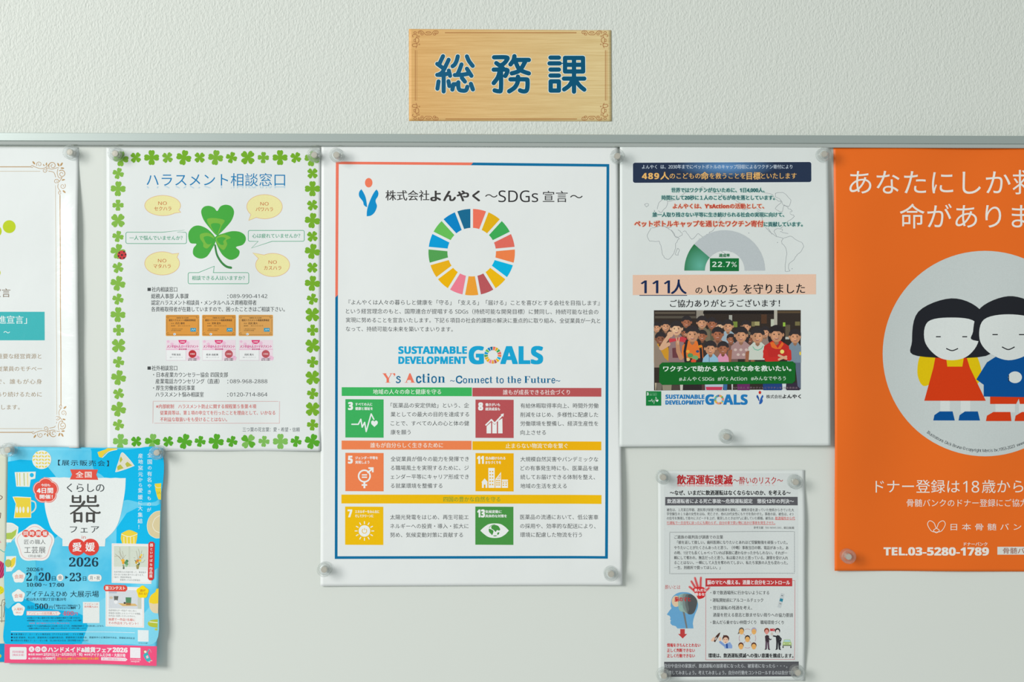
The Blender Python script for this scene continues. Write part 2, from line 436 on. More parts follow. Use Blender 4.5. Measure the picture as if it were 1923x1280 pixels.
# ---- sign above the rail
m, nt, b = nodes_of('printed_wood_grain')
b.inputs['Roughness'].default_value = 0.5; b.inputs['Specular IOR Level'].default_value = 0.25
g = nt.nodes.new('ShaderNodeTexCoord'); mp = nt.nodes.new('ShaderNodeMapping'); mp.inputs['Scale'].default_value = (18, 18, 620)
n1 = nt.nodes.new('ShaderNodeTexNoise'); n1.inputs['Scale'].default_value = 1.0; n1.inputs['Detail'].default_value = 5; n1.inputs['Roughness'].default_value = 0.65
nt.links.new(g.outputs['Object'], mp.inputs[0]); nt.links.new(mp.outputs[0], n1.inputs['Vector'])
sx = nt.nodes.new('ShaderNodeSeparateXYZ'); nt.links.new(g.outputs['Object'], sx.inputs[0])
mr = nt.nodes.new('ShaderNodeMapRange'); mr.inputs[1].default_value = px(767, 0).x; mr.inputs[2].default_value = px(1149, 0).x
n3 = nt.nodes.new('ShaderNodeTexNoise'); n3.inputs['Scale'].default_value = 14; nt.links.new(g.outputs['Object'], n3.inputs['Vector'])
nt.links.new(sx.outputs[0], mr.inputs[0])
cm = nt.nodes.new('ShaderNodeMix'); cm.data_type = 'RGBA'; cm.inputs[6].default_value = lin((226, 180, 116)); cm.inputs[7].default_value = lin((224, 203, 150))
nt.links.new(mr.outputs[0], cm.inputs[0])
rp = nt.nodes.new('ShaderNodeMapRange'); rp.inputs[1].default_value = 0.3; rp.inputs[2].default_value = 0.62; nt.links.new(n1.outputs['Fac'], rp.inputs[0])
gm = nt.nodes.new('ShaderNodeMix'); gm.data_type = 'RGBA'; gm.blend_type = 'MULTIPLY'; gm.inputs[7].default_value = (0.84, 0.77, 0.66, 1)
iv = nt.nodes.new('ShaderNodeMath'); iv.operation = 'SUBTRACT'; iv.inputs[0].default_value = 1.0; nt.links.new(rp.outputs[0], iv.inputs[1])
nt.links.new(iv.outputs[0], gm.inputs[0]); nt.links.new(cm.outputs[2], gm.inputs[6]); nt.links.new(gm.outputs[2], b.inputs['Base Color'])
WOOD = m
sg = Sheet('department_sign', 'wood-grain printed sign with big blue characters, alone on the wall above the rail', 'sign',
           [(767, 52), (1148.3, 54.5), (1149.3, 226), (767.3, 225.3)], 0.0003, lambda u, v: 0.0004 * smooth(0.85, 1, u), WOOD, wall=0.0)
BR_ = (176, 122, 72)
p = sg.part('frame_line')
p.rect(835, 58.2, 1083, 59.9, BR_, 1); p.rect(836, 220.8, 1084, 222.3, BR_, 1)
for a, bb in ((778.6, 781.6), (1137, 1139.8)):
    p.rect(a, 92, a + 1.2, 187, BR_, 1); p.rect(bb, 92, bb + 1.0, 187, (196, 146, 92), 1)
def scroll(p, fx, fy):
    """one corner ornament, defined for the upper left corner; fx, fy mirror it"""
    T = lambda pts: [(fx(760 + a / 21.34), fy(46 + b_ / 21.34)) for a, b_ in pts]
    c = (170, 114, 70)
    def ring(a, b_, rx, ry, w=1.0):
        p.line(T([(a + rx * math.cos(t), b_ + ry * math.sin(t)) for t in (2 * math.pi * i / 14 for i in range(14))]), w, c, 1, closed=True)
    p.line(T(cr([(560, 320), (520, 250), (610, 200), (700, 225), (820, 350), (930, 360), (1040, 350), (1120, 250), (1210, 195), (1320, 225), (1310, 310), (1200, 330)])), 1.1, c)
    ring(680, 335, 50, 35); ring(1180, 340, 50, 35); ring(935, 265, 95, 30); ring(400, 275, 55, 40); ring(610, 260, 40, 30, 0.7); ring(1230, 262, 40, 30, 0.7)
    p.line(T(cr([(330, 460), (290, 400), (340, 355), (470, 365), (480, 430), (420, 520), (420, 640), (480, 740), (480, 800), (430, 900)])), 1.1, c)
    p.line(T(cr([(450, 470), (540, 520), (540, 640), (460, 720), (400, 715), (300, 740), (290, 800), (350, 840), (470, 820)])), 1.1, c)
    ring(375, 590, 30, 60, 0.8); ring(550, 430, 25, 35, 0.7); ring(570, 750, 25, 20, 0.7)
for k in range(4):
    p = sg.part('corner_scroll')
    fx = (lambda x: x) if k % 2 == 0 else (lambda x: 1915.6 - x)
    fy = (lambda y: y) if k < 2 else (lambda y: 279.5 - y)
    scroll(p, fx, fy)
# the three characters, stroke by stroke
SO = [[(305, 190), (215, 380)], [(150, 395), (320, 520)], [(455, 285), (300, 600), (190, 680)], [(150, 690), (300, 690), (440, 655)], [(460, 575), (495, 715)],
      [(322, 640), (322, 1135)], [(185, 865), (155, 1060)], [(450, 860), (475, 990)],
      [(700, 195), (670, 310), (620, 410), (560, 460)], [(945, 195), (1000, 320), (1100, 450)], [(800, 410), (745, 560), (690, 680)], [(620, 695), (830, 685), (1000, 655)],
      [(945, 525), (1065, 715)], [(810, 770), (890, 870)], [(585, 940), (555, 1085)], [(715, 890), (715, 1010), (750, 1095), (880, 1115), (935, 1080), (955, 1010)], [(1050, 930), (1105, 1080)], [(620, 940), (660, 940)]]
MU = [[(180, 220), (500, 220), (535, 270), (440, 390), (340, 440)], [(240, 375), (380, 475), (440, 540)], [(170, 550), (500, 550), (535, 610), (480, 720)], [(365, 560), (365, 1070), (310, 1130), (195, 1105)],
      [(330, 600), (280, 760), (170, 910)], [(725, 190), (700, 300), (620, 410)], [(750, 290), (1110, 290)], [(760, 350), (840, 520), (960, 600), (1110, 650)], [(1010, 340), (920, 500), (820, 600), (655, 650)],
      [(620, 810), (1020, 810), (1075, 850), (1070, 1050), (1030, 1125), (940, 1130), (875, 1105)], [(820, 740), (810, 890), (730, 1030), (585, 1130)]]
KA = [[(200, 228), (425, 228)], [(175, 382), (445, 382)], [(200, 548), (425, 548)], [(200, 708), (425, 708)], [(205, 865), (425, 865), (425, 1110), (205, 1110), (205, 865)],
      [(590, 235), (1070, 235), (1075, 600), (590, 600), (590, 235)], [(590, 420), (1070, 420)], [(830, 240), (830, 1140)], [(560, 790), (1105, 790)], [(790, 830), (700, 980), (565, 1080)], [(870, 830), (980, 980), (1105, 1085)], [(480, 382), (560, 382)]]
for ch, ox in ((SO, 810), (MU, 915), (KA, 1020)):
    p = sg.part('character'); kk = 0
    for i, st in enumerate(ch):
        k = 14.222; w = 118 / k
        if ch is SO: w = 113 / k
        if ch is KA and i == 11: w = 2.0
        pts = [(ox + a / k, 90 + b_ / k) for a, b_ in st]
        if len(pts) > 2 and not (ch is KA): pts = cr(pts, n=3)
        if ch is KA and i in (9, 10): pts = cr(pts, n=3)
        # capsules only, so thick joints stay round
        for q in range(len(pts) - 1):
            p.line([pts[q], pts[q + 1]], w + (2.4 if w > 3 else 0.8), (226, 236, 228), 1 + 0.06 * (kk % 40))
            p.line([pts[q], pts[q + 1]], w, (20, 92, 128) if ch is SO else (4, 84, 118), 4 + 0.17 * kk); kk += 1

# ---- declaration with gold frame, at the left edge
GOLD = (186, 148, 98)
p1 = Sheet('staff_declaration', 'white laminated declaration with a thin gold scroll frame, above the blue poster', 'notice',
           [(-262, 276), (147.5, 276.5), (151.5, 840), (-262, 842)], 0.0004,
           lambda u, v: 0.0045 * smooth(0.88, 1, u) * smooth(0.04, 0.3, v) + 0.0006 * math.sin(v * 9) ** 2 * smooth(.3, 1, u), PAPER, film=(5, 5.5, 3, 6))
p = p1.part('gold_frame')
p.rect(-250, 312.5, 58, 314, GOLD, 1); p.rect(-250, 321.2, 76, 322, (200, 180, 150), 1)
p.rect(-250, 810.6, 61, 812.1, GOLD, 1); p.rect(-250, 804, 80, 804.8, (200, 180, 150), 1)
p.poly([(112.8, 366), (114.4, 366), (116.4, 761), (114.8, 761)], GOLD, 1); p.poly([(104.4, 348), (105.2, 348), (107.8, 778), (107, 778)], (200, 180, 150), 1)
def spiral(p, cx, cy, r, a0, turns, w, c, T, d=1):
    pts = []
    n = int(14 * turns)
    for i in range(n + 1):
        t = i / n; a = a0 + d * turns * 2 * math.pi * t; q = r * (1 - 0.8 * t); pts.append((cx + q * math.cos(a), cy + q * math.sin(a)))
    p.line([T(*q) for q in pts], w, c, 1, w1=w * 0.6)
def gold_corner(p, T):
    for (cx, cy, r, a0, tn, w, d) in ((243, 293, 13, 0, 1.2, 1.0, -1), (296, 274, 22, 2.6, 1.3, 1.1, 1), (337, 320, 19, 5.2, 1.3, 1.1, 1), (396, 284, 30, 2.6, 1.4, 1.5, 1),
                                      (466, 346, 30, 4.0, 1.4, 1.5, 1), (425, 403, 20, 0, 1.3, 1.1, -1), (474, 438, 23, 5.5, 1.3, 1.1, 1), (453, 490, 14, 4.7, 1.2, 1.0, -1)):
        spiral(p, cx, cy, r, a0, tn, w, GOLD, T, d)
    for pts in ([(255, 290), (300, 305), (340, 300), (372, 270)], [(350, 300), (390, 310), (430, 300), (445, 302)], [(437, 308), (432, 340), (445, 375), (470, 372)], [(470, 372), (450, 400), (435, 415)],
                [(365, 325), (405, 335), (420, 372)], [(440, 420), (438, 450), (460, 480)]):
        p.line([T(*q) for q in cr(pts)], 1.0, GOLD, 1)
    for cx, cy, l, a in ((255, 263, 15, 0.9), (330, 280, 9, 0.9), (350, 272, 12, -1.4), (440, 277, 15, 1.1), (463, 274, 16, -1.0), (470, 303, 14, 0.1), (478, 391, 13, -0.2), (486, 480, 15, 0.7)):
        ca, sa = math.cos(a), math.sin(a)
        p.poly([T(cx + l * (math.cos(t) * ca) - l * 0.42 * math.sin(t) * sa, cy + l * math.cos(t) * sa + l * 0.42 * math.sin(t) * ca) for t in (2 * math.pi * i / 10 for i in range(10))], GOLD, 1)
gold_corner(p1.part('gold_scroll'), lambda a, b_: (a / 4.0, 240 + b_ / 4.0))
gold_corner(p1.part('gold_scroll'), lambda a, b_: (a / 4.0 + 2.2, 1124.6 - (240 + b_ / 4.0)))
p = p1.part('lime_dots')
for cx, cy, r in ((17.7, 425.5, 12.1), (-8, 434, 11.5), (-7, 512, 8.4), (-34, 470, 14)): p.ell(cx, cy, r, r, (190, 208, 32), 1, 36)
p1.part('heading').text('宣言', -14, 20, 549.5, 18, (134, 116, 98))
p = p1.part('teal_panel'); p.rect(-240, 585.2, 84.3, 638.7, (62, 182, 186), 1)
p.text('進宣言」', -3.6, 51, 600, 16.5, (226, 240, 240), 0.012).text('！～', -4, 19, 623.5, 14, (226, 240, 240), 0.01)
p = p1.part('body_text'); BC = (168, 146, 116)
for s, a, c_, y in (('重要な経営資源と', -5, 78, 668.5), ('従業員のモチベー', -5, 79, 692), ('で、誰もが心身', -6, 79, 716), ('あり続けるために', -6, 79, 740), ('します。', 3, 37.5, 764)):
    p.text(s, a, c_, y, 10.3, BC, -0.004)

# ---- cream flyer mostly hidden behind the blue poster
p2 = Sheet('cream_flyer', 'cream flyer with hand-drawn yarn and lemon, tucked behind the blue poster', 'flyer',
           [(-274, 853), (15, 853), (12, 1243), (-277, 1243)], 0.0004, lambda u, v: 0.0005 * math.sin(v * 6) ** 2, paper_mat('cream_paper', (216, 219, 198)))
p = p2.part('blue_foot'); p.rect(-276, 1207.5, 11.5, 1242, (20, 150, 200), 1); p.ell(-1, 1231, 4, 3.6, (220, 190, 60), 2)
p = p2.part('yarn_drawing'); p.ell(-6, 1069, 17, 18, (205, 60, 110), 1)
for k in range(6): p.line([(-16 + k * 4, 1085), (-6 + k * 4.4, 1056)], 0.8, (90, 30, 50), 2)
p.line(cr([(-20, 1040), (-4, 1030), (8, 1036), (12, 1030)]), 1.2, (60, 175, 165), 1)
p = p2.part('lemon_drawing'); p.ell(-2, 1107.5, 10, 8.2, (226, 214, 40), 1)
for a, b_ in ((1, 1103), (4, 1107), (0, 1110), (4, 1112)): p.ell(a, b_, .6, .6, (90, 80, 40), 2, 8)
p = p2.part('house_drawing')
for pts in ([(-10, 1137), (3, 1136), (5, 1126), (12, 1124)], [(4, 1136), (4, 1168)], [(8, 1134), (9, 1145), (7, 1158)], [(-2, 1150), (1, 1160)], [(-20, 1166), (12, 1165)], [(7, 1130), (11, 1132), (8, 1134)]):
    p.line(pts, 0.9, (90, 80, 70), 1)
p = p2.part('cup_drawing')
p.line(cr([(-6, 928), (1, 930), (5, 933), (0, 938), (-6, 938)]), 1.2, (100, 60, 50), 1); p = p2.part('pot_drawing'); p.line([(-3, 962), (2, 963), (1, 972), (-5, 972)], 1.2, (100, 60, 50), 1)
p = p2.part('ribbon_drawing'); p.line([(-2, 1011), (2, 1018), (-6, 1020)], 0.8, (222, 110, 140), 1)
# ---- harassment consultation poster with clover border
def lift4(u, v): return 0.0012 * math.sin(u * 7 + 1) ** 2 * smooth(0.05, 0.25, v) + 0.0012 * smooth(0.85, 1, v) * (0.5 + 0.5 * math.sin(u * 8))
p4 = Sheet('consultation_poster', 'white laminated poster with a clover border and one big green clover', 'poster',
           [(200, 277), (603, 277.5), (603, 846), (202.5, 846)], 0.0004, lift4, PAPER, film=(5.5, 3, 3, 4.5))
def clover(p, cx, cy, r, c, rot, c2=None):
    """four heart-shaped leaves"""
    leaf = [(0, 0), (0.30, -0.34), (0.42, -0.66), (0.34, -0.93), (0.12, -1.0), (0, -0.93), (-0.12, -1.0), (-0.34, -0.93), (-0.42, -0.66), (-0.30, -0.34)]
    for k in range(4):
        a = rot + k * math.pi / 2; ca, sa = math.cos(a), math.sin(a)
        pts = cr([(cx + r * (x * ca - y * sa), cy + r * (x * sa + y * ca)) for x, y in leaf], True, 3)
        p.add(pts, [list(range(len(pts)))], ink(c2 if (c2 and k % 2) else c), 1, k)
random.seed(3)
ri = [0, 0.25, 0.4, 0.1, 0.3, 0.2, 0.45, 0.15]
def jig(i): return (ri[i % 8] + (0.5 if i % 3 == 0 else 0))
tops = [160, 278, 405, 532, 663, 790, 918, 1045, 1175, 1300, 1434, 1560, 1690]
for i, u in enumerate(tops):
    big = i % 2 == 0
    clover(p4.part('clover'), 190 + u / 4.267, 260 + (163 if i in (0, 12) else 153) / 4.267, 14 if big else 10.6, (116, 174, 34) if i % 3 else (124, 178, 52), [0.1, .7, 0, .65, .25, .8, .15, .3, .75, .05, 0, .55, .2][i])
col = [325.6, 354.4, 385.4, 414.2, 444, 472, 502.5, 532, 561.5, 590.6, 619.7, 648.6, 679.5, 708.7, 738.8, 767.7, 797.3]
for i, y in enumerate(col):
    big = i % 2 == 1
    clover(p4.part('clover'), 222.3 + (1.2 if i > 9 else 0), y, 14 if big else 10.6, (132, 184, 70), [.3, .05, 0, .75, .2, .2, .5, .25][i % 8])
    clover(p4.part('clover'), 587 + (0.5 if i > 9 else 0), y, 14.2 if big else 10.6, (118, 174, 38), [.75, 0, .6, .15, .65, .2, .8, .1, .3][i % 9])
bots = [145, 260, 378, 490, 610, 723, 840, 955, 1073, 1187, 1307, 1422, 1540]
for i, u in enumerate(bots):
    big = i % 2 == 0
    c = (128, 188, 88) if i in (0, 2, 8, 9, 10) else (84, 168, 34); 
    clover(p4.part('clover'), 190 + u / 3.879, 530 + 1157 / 3.879, 14.2 if big else 10.4, c, [.05, .7, .1, .6, .3, .2, .15, .3, .7, .1, 0, .2, .35][i], (92, 172, 40) if i in (2, 8) else None)
p = p4.part('ladybird'); cx, cy = 229.8, 478.8
p.ell(cx, cy, 8.6, 8.4, (205, 58, 62), 3)
for a, b_, r in ((0, 0, 1.9), (-5, -4, 1.7), (4, -6, 1.6), (7, -1, 1.5), (-6.5, 2, 1.6), (-3, 6, 1.6), (4, 5.5, 1.7)): p.ell(cx + a, cy + b_, r, r, (52, 44, 50), 4, 12)
p = p4.part('title'); TB = (8, 126, 184)
p.text('ハラスメント相談窓口', 275.5, 535.5, 337.4, 26.5, TB, -0.004)
p.text('ハラスメント相談窓口', 275.5, 535.5, 337.4, 26.5, (190, 214, 228), -0.004, flip=(348.6, 353.4, 0.8))
def bubble(cx, cy, rx, ry, a0, a1, tip, lines):
    p = p4.part('speech_bubble'); pts = []
    n = 48
    for i in range(n + 1):
        a = a1 + (2 * math.pi - (a1 - a0)) * i / n; pts.append((cx + rx * math.cos(a), cy + ry * math.sin(a)))
    pts.append(tip)
    p.poly(pts, (238, 230, 168), 1); p.line(pts, 0.9, (228, 182, 140), 2, closed=True)
    for s, x0, x1, y, h in lines: p.text(s, x0, x1, y, h, (200, 100, 48), 0.008)
bubble(305.8, 385.9, 33.5, 19, 0.45, 0.85, (339.7, 398.6), [('NO', 297.5, 313.5, 381.5, 6.2), ('セクハラ', 290, 322, 391.6, 9)])
bubble(497, 388, 33.3, 22.7, 2.05, 2.45, (467.3, 414), [('NO', 489, 504.5, 382.6, 6.2), ('パワハラ', 480.5, 513, 392.8, 9)])
bubble(304.8, 494.4, 32.5, 21.8, -0.95, -0.55, (336, 475.3), [('NO', 297, 312.5, 489.3, 6.2), ('マタハラ', 288.5, 321, 499.6, 9)])
bubble(512.2, 497.4, 32, 21.8, -2.55, -2.1, (474.8, 474.6), [('NO', 504.5, 520, 492, 6.2), ('カスハラ', 496, 528.5, 502.8, 9)])
GB = (62, 166, 124)
def box(x0, y0, x1, y1, tail, s, tx0, tx1, ty):
    p = p4.part('caption_box'); e = rr(x0, y0, x1, y1, 3)
    # order: tr corner, br corner, bl corner, tl corner; tail replaces a stretch of one side
    side, a, tip, bb = tail; c4 = [e[0:6], e[6:12], e[12:18], e[18:24]]
    out = []
    if side == 'top': out = c4[0] + c4[1] + c4[2] + c4[3] + [(a, y0), tip, (bb, y0)]
    else: out = c4[0] + c4[1] + [(bb, y1), tip, (a, y1)] + c4[2] + c4[3]
    p.line(out, 1.0, GB, 2, closed=True); p.text(s, tx0, tx1, ty, 9.2, (70, 164, 128), 0.008)
box(237.2, 436, 350.5, 457.2, ('top', 305, (346.8, 431.6), 333), '一人で悩んでいませんか？', 244, 343, 446.6)
box(466.5, 432.6, 571.8, 453, ('bot', 485, (472.6, 465.6), 511), '心は疲れていませんか？', 474, 564, 442.6)
box(353.6, 511.8, 467.4, 532.6, ('top', 373, (403, 499.8), 401.3), '相談できる人はいますか？', 361, 460, 521.8)
p = p4.part('big_clover'); Z = lambda pts: tr(pts, 190, 260, 4.267)
G1, G2 = (70, 170, 64), (122, 184, 66)
h1 = [(925, 775), (870, 715), (822, 650), (803, 585), (825, 548), (868, 540), (908, 556), (932, 582), (958, 545), (1000, 531), (1045, 545), (1067, 590), (1048, 655), (1000, 715), (950, 765)]
h2 = [(915, 790), (860, 730), (795, 699), (742, 705), (705, 745), (700, 795), (718, 838), (765, 845), (741, 880), (738, 925), (765, 953), (810, 962), (855, 940), (893, 880), (918, 830)]
h3 = [(920, 785), (985, 760), (1050, 743), (1112, 748), (1152, 775), (1160, 815), (1135, 852), (1082, 870), (1110, 900), (1103, 940), (1070, 966), (1028, 970), (980, 938), (948, 890), (922, 830)]
for i, h in enumerate((h1, h2, h3)):
    pts = cr(Z(h), True, 4); p.add(pts, [list(range(len(pts)))], ink(G1), 1, i)
for h in ([(850, 650), (905, 638), (990, 655), (968, 700), (935, 768), (880, 715)], [(905, 790), (860, 757), (800, 765), (795, 800), (820, 840), (822, 868), (855, 880), (895, 830)],
          [(930, 790), (985, 768), (1040, 795), (1005, 815), (1012, 850), (985, 893), (950, 870), (922, 820)]): p.poly(cr(Z(h), True, 4), G2, 3)
for h in ([(882, 690), (915, 678), (958, 690), (945, 735), (932, 765), (900, 735)], [(900, 798), (860, 782), (825, 790), (830, 815), (850, 845), (880, 845), (905, 815)],
          [(932, 800), (970, 790), (1000, 800), (980, 825), (985, 850), (960, 850), (935, 825)]): p.poly(cr(Z(h), True, 4), G1, 4)
p = p4.part('stem'); p.line(cr(Z([(915, 855), (930, 930), (965, 990), (1005, 1025), (1042, 1035)])), 3.2, (62, 134, 70), 5, w1=4.4)
T4 = (70, 75, 78)
p = p4.part('contact_text'); nr = 0
for s, a, c_, y in (('■', 277.5, 283.8, 543.2), ('社内相談窓口', 285.5, 333, 543.2), ('総務人事部 人事課', 284.5, 354.3, 555.8), ('：', 427.5, 429.3, 556), ('認定ハラスメント相談員・メンタルヘルス資格取得者', 284.5, 481.8, 568), ('各資格取得者が在籍していますので、困ったこときはご相談下さい。', 284.5, 535, 580.3),
                    ('■', 277.5, 283.8, 690.8), ('社外相談窓口', 285.5, 333, 690.8), ('・日本産業カウンセラー協会 四国支部', 288, 428.5, 703.2), ('産業電話カウンセリング（直通）', 292.5, 412.5, 715.5), ('：', 427.5, 429.3, 715.6), ('・厚生労働省委託事業', 288, 366.3, 728),
                    ('ハラスメント悩み相談室', 292.5, 383, 740.2), ('：', 427.5, 429.3, 740.4)):
    nr += 1
    if nr in (3, 4, 5, 6, 7, 9, 10, 12, 13): p = p4.part('contact_text')
    if s == '■': p.rect(a, y - 3, c_, y + 3, (70, 74, 76), 2)
    else: p.text(s, a, c_, y, 10.2, T4, 0.008)
for s, y in (('089-990-4142', 555.9), ('089-968-2888', 715.6), ('0120-714-864', 740.3)): p.text(s, 432.3, 502.2, y, 7.0, T4, 0.0)
p = p4.part('warning_box'); R4 = (212, 80, 74)
p.dash([(288, 753), (525.2, 753.4), (525, 794.2), (287.6, 794), (288, 753)], 0.8, R4, 2)
for s, a, c_, y in (('※内部統制　ハラスメント防止に関する規程第５条第４項', 293.5, 481.3, 762.6), ('従業員等は、第１項の申立てを行ったことを理由として、いかなる', 301, 517, 774.6), ('不利益な取扱いをも受けることはない。', 301, 427, 787)):
    p.text(s, a, c_, y, 8.8, R4, 0.008)
p4.part('clover_words').text('三つ葉の花言葉：愛・希望・信頼', 456, 563.5, 806, 9.0, (92, 102, 108), 0)
names = ['平岡 加志', '松本 由紀美', '田尻 貴大']; names1 = ['四方 書和', '安岡 直矢', '田尻 貴大']
for i, (x0, x1) in enumerate(((311.4, 375), (379.9, 443.5), (448.4, 512.9))):
    p = p4.part('gold_card'); c = (222, 152, 64) if i < 2 else (220, 162, 88)
    p.rrect(x0, 590.8, x1, 630.8, 2, (232, 178, 110), 1); p.rrect(x0 + .8, 591.6, x1 - .8, 630, 1.6, c, 2); b4 = (120, 88, 46)
    p.line([(x0 + 6, 593.3), (x1 - 6, 593.3)], .5, b4, 3); p.line([(x0 + 6, 628.6), (x1 - 6, 628.6)], .5, b4, 3); p.line([(x0 + 2.2, 599), (x0 + 2.2, 622)], .5, b4, 3); p.line([(x1 - 2.2, 599), (x1 - 2.2, 622)], .5, b4, 3)
    for q in ((x0 + 4, 595), (x1 - 4, 595), (x0 + 4, 626.5), (x1 - 4, 626.5)): p.line([(q[0] + 2.2 * math.cos(t), q[1] + 2 * math.sin(t)) for t in (k * .8 for k in range(8))], .6, b4, 3)
    p.text('労働問題に強い社会保険', x0 + 20, x0 + 43, 596.6, 2.6, b4, 0.02); p.text('認定ハラスメント相談員資格証', x0 + 6, x1 - 7, 601, 4.0, (92, 66, 40), 0.025)
    p.text('氏名', x0 + 10, x0 + 15.5, 607, 2.6, b4, .02); p.text(names1[i], x0 + 18.5, x0 + 35.5, 606.8, 4.2, (92, 66, 40), 0.02)
    p.text('認定番号', x0 + 10, x0 + 18, 611.5, 2.5, b4, .02); p.text('第01-0100-001号', x0 + 23, x0 + 46, 611.5, 2.5, b4, .01)
    p.text('一般社団法人日本協会', x0 + 10, x0 + 32, 617.4, 2.2, b4, .01); p.text('認定講師育成機構', x0 + 10, x0 + 29, 620.3, 2.2, b4, .01)
    p.rect(x1 - 17.2, 615.6, x1 - 6.3, 622.4, (42, 150, 188), 3); p.line([(x1 - 15.5, 620.5), (x1 - 13, 617.5), (x1 - 11.8, 620), (x1 - 9, 617.4), (x1 - 7.6, 620)], .7, (215, 228, 226), 4)
    p.ell(x0 + 16.6, 627.2, 2.6, 2.2, (216, 226, 232), 4, 14); p.ell(x0 + 16, 627.5, 1.2, .9, (110, 150, 190), 5, 8)
for i, (x0, x1) in enumerate(((312, 374.7), (380.5, 443), (449.4, 512.5))):
    p = p4.part('pink_card'); p.rect(x0, 638, x1, 677, (238, 218, 228), 1)
    for k in range(9):
        q = (x0 + 4 + (k * 7.3) % 56, 641 + (k * 5) % 11 if k < 6 else 660 + k * 1.5); r_ = 2.6 + (k % 3) * .7
        p.poly(flower(q[0] if k < 6 else x1 - 4 + (k - 7) * 2, q[1], r_, 0.15), (236, 190, 214), 2)
    p.poly([(x0 + 23.2, 638.2)] + [(x0 + 31 - 7.8 * math.cos(math.pi * k / 14), 638.2 + 7.4 * math.sin(math.pi * k / 14)) for k in range(1, 14)] + [(x0 + 38.8, 638.2)], (224, 54, 116), 3)
    p.text('合格証', x0 + 26.5, x0 + 35.5, 641.7, 2.8, (244, 220, 228), .03, L=4)
    p.text('メンタルヘルス・マネジメント', x0 + 1.8, x0 + 60.5, 650.2, 6.0, (206, 62, 132), 0.028, skew=.15)
    p.line([(x0, 655.6), (x1, 655.6)], .6, (230, 130, 180), 2); p.text('検定試験', x0 + 24, x0 + 39, 655.3, 2.9, (200, 50, 120), .04)
    p.rect(x0 + .6, 657.4, x0 + 37.6, 676.4, (206, 208, 210), 2); p.rect(x0 + .8, 657.4, x0 + 36.8, 675.8, (238, 241, 242), 3)
    p.text(names[i], x0 + (10.5 if i != 1 else 7.5), x0 + (27.5 if i != 1 else 30), 665.5, 4.2, (84, 84, 88), .02, L=4); p.text('Ⅱ種 ラインケアコース', x0 + 7, x0 + 31, 670.6, 2.0, (120, 120, 124), .01, L=4)
    p.poly([(x0 + 49.8 + (7.4 + .45 * math.cos(16 * a)) * math.cos(a), 664.3 + (7.4 + .45 * math.cos(16 * a)) * math.sin(a)) for a in (2 * math.pi * k / 96 for k in range(96))], (188, 46, 54) if i == 0 else (190, 84, 92), 3)
    p.text('合格証', x0 + 45.2, x0 + 54.6, 664.2, 3.2, (238, 200, 200), .03, L=5)
    p.text('大阪商工会議所', x0 + 41.5, x0 + 58, 672.8, 2.3, (110, 60, 84), .02, L=3); p.text('施行商工会議所', x0 + 41.5, x0 + 58, 675.6, 2.3, (70, 60, 70), .03, L=3)

# ---- the large SDGs declaration in the middle
def lift5(u, v):
    return (0.0004 + 0.0008 * math.sin(v * 5.2 + 0.5) ** 2 * (0.25 + 0.75 * smooth(0.6, 1, u)) + 0.0034 * smooth(0.82, 1.05, u) * smooth(0.55, 0.8, v) * (1 - smooth(0.9, 1, v) * 0.6)
            + 0.0007 * smooth(0.1, 0.0, u) * math.sin(v * 4) ** 2 + 0.0010 * math.exp(-((u - 0.3) / 0.2) ** 2 - ((v - 0.35) / 0.25) ** 2))
p5 = Sheet('sdgs_declaration', 'large white poster with coloured ring wheel and blue and coral frame, centre of the board', 'poster',
           [(604, 274.2), (1160, 275.5), (1168.6, 1097.5), (602.3, 1099.5)], 0.0016, lift5, PAPER)
SAL, BLU = (240, 120, 96), (6, 110, 160)
p = p5.part('frame_border')
p.poly([(631.2, 303.8), (888.5, 305.6), (884.5, 310.6), (636.6, 308.7), (635.2, 553.5), (630.3, 558.5)], SAL, 1)
p.poly([(888.5, 305.6), (1143.9, 308.5), (1141, 1047.4), (629.2, 1048.4), (630.3, 558.5), (635.2, 553.5), (634.3, 1043.4), (1135.7, 1042.6), (1138.7, 313.5), (884.5, 310.6)], BLU, 1)
company_logo(p5.part('company_logo'), 670, 320, 12.8, (246, 124, 92), (6, 142, 204), (6, 142, 204))
p = p5.part('title'); TD = (62, 60, 60)
p.text('株式会社', 724.5, 806.5, 367.2, 21, TD, 0.012); p.text('よんやく', 809, 901, 368, 22.5, TD, 0.036)
p.text('～', 911, 934.5, 368, 22, TD, .0); p.text('SDGs', 936, 1010.5, 368.8, 21.5, (48, 48, 50), -.004); p.text('宣言', 1019.2, 1066, 369.4, 23, (48, 48, 50), .0); p.text('～', 1070.3, 1094, 369.5, 22, (48, 48, 50), .0)
wheel(p5.part('colour_wheel'), 885.9, 473.5, 81, 45.5, 2, 2.5)
p = p5.part('statement_text'); T5 = (78, 82, 84)
for s, a, c_, y, d in (('『よんやくは人々の暮らしと健康を「守る」「支える」「届ける」ことを喜びとする会社を目指します』', 655, 1126, 567.3, 1.5), ('という経営理念のもと、国際連合が提唱する SDGs（持続可能な開発目標）に賛同し、持続可能な社会の', 650, 1123.5, 584, 1.5),
                       ('実現に努めることを宣言いたします。下記６項目の社会的課題の解決に重点的に取り組み、全従業員が一丸と', 650, 1127, 600.6, 1.5), ('なって、持続可能な未来を築いてまいります。', 650, 850.5, 617.2, .8)):
    p.text(s, a, c_, y, 10.3, T5, 0.0, dy=d)
SB = (22, 166, 214)
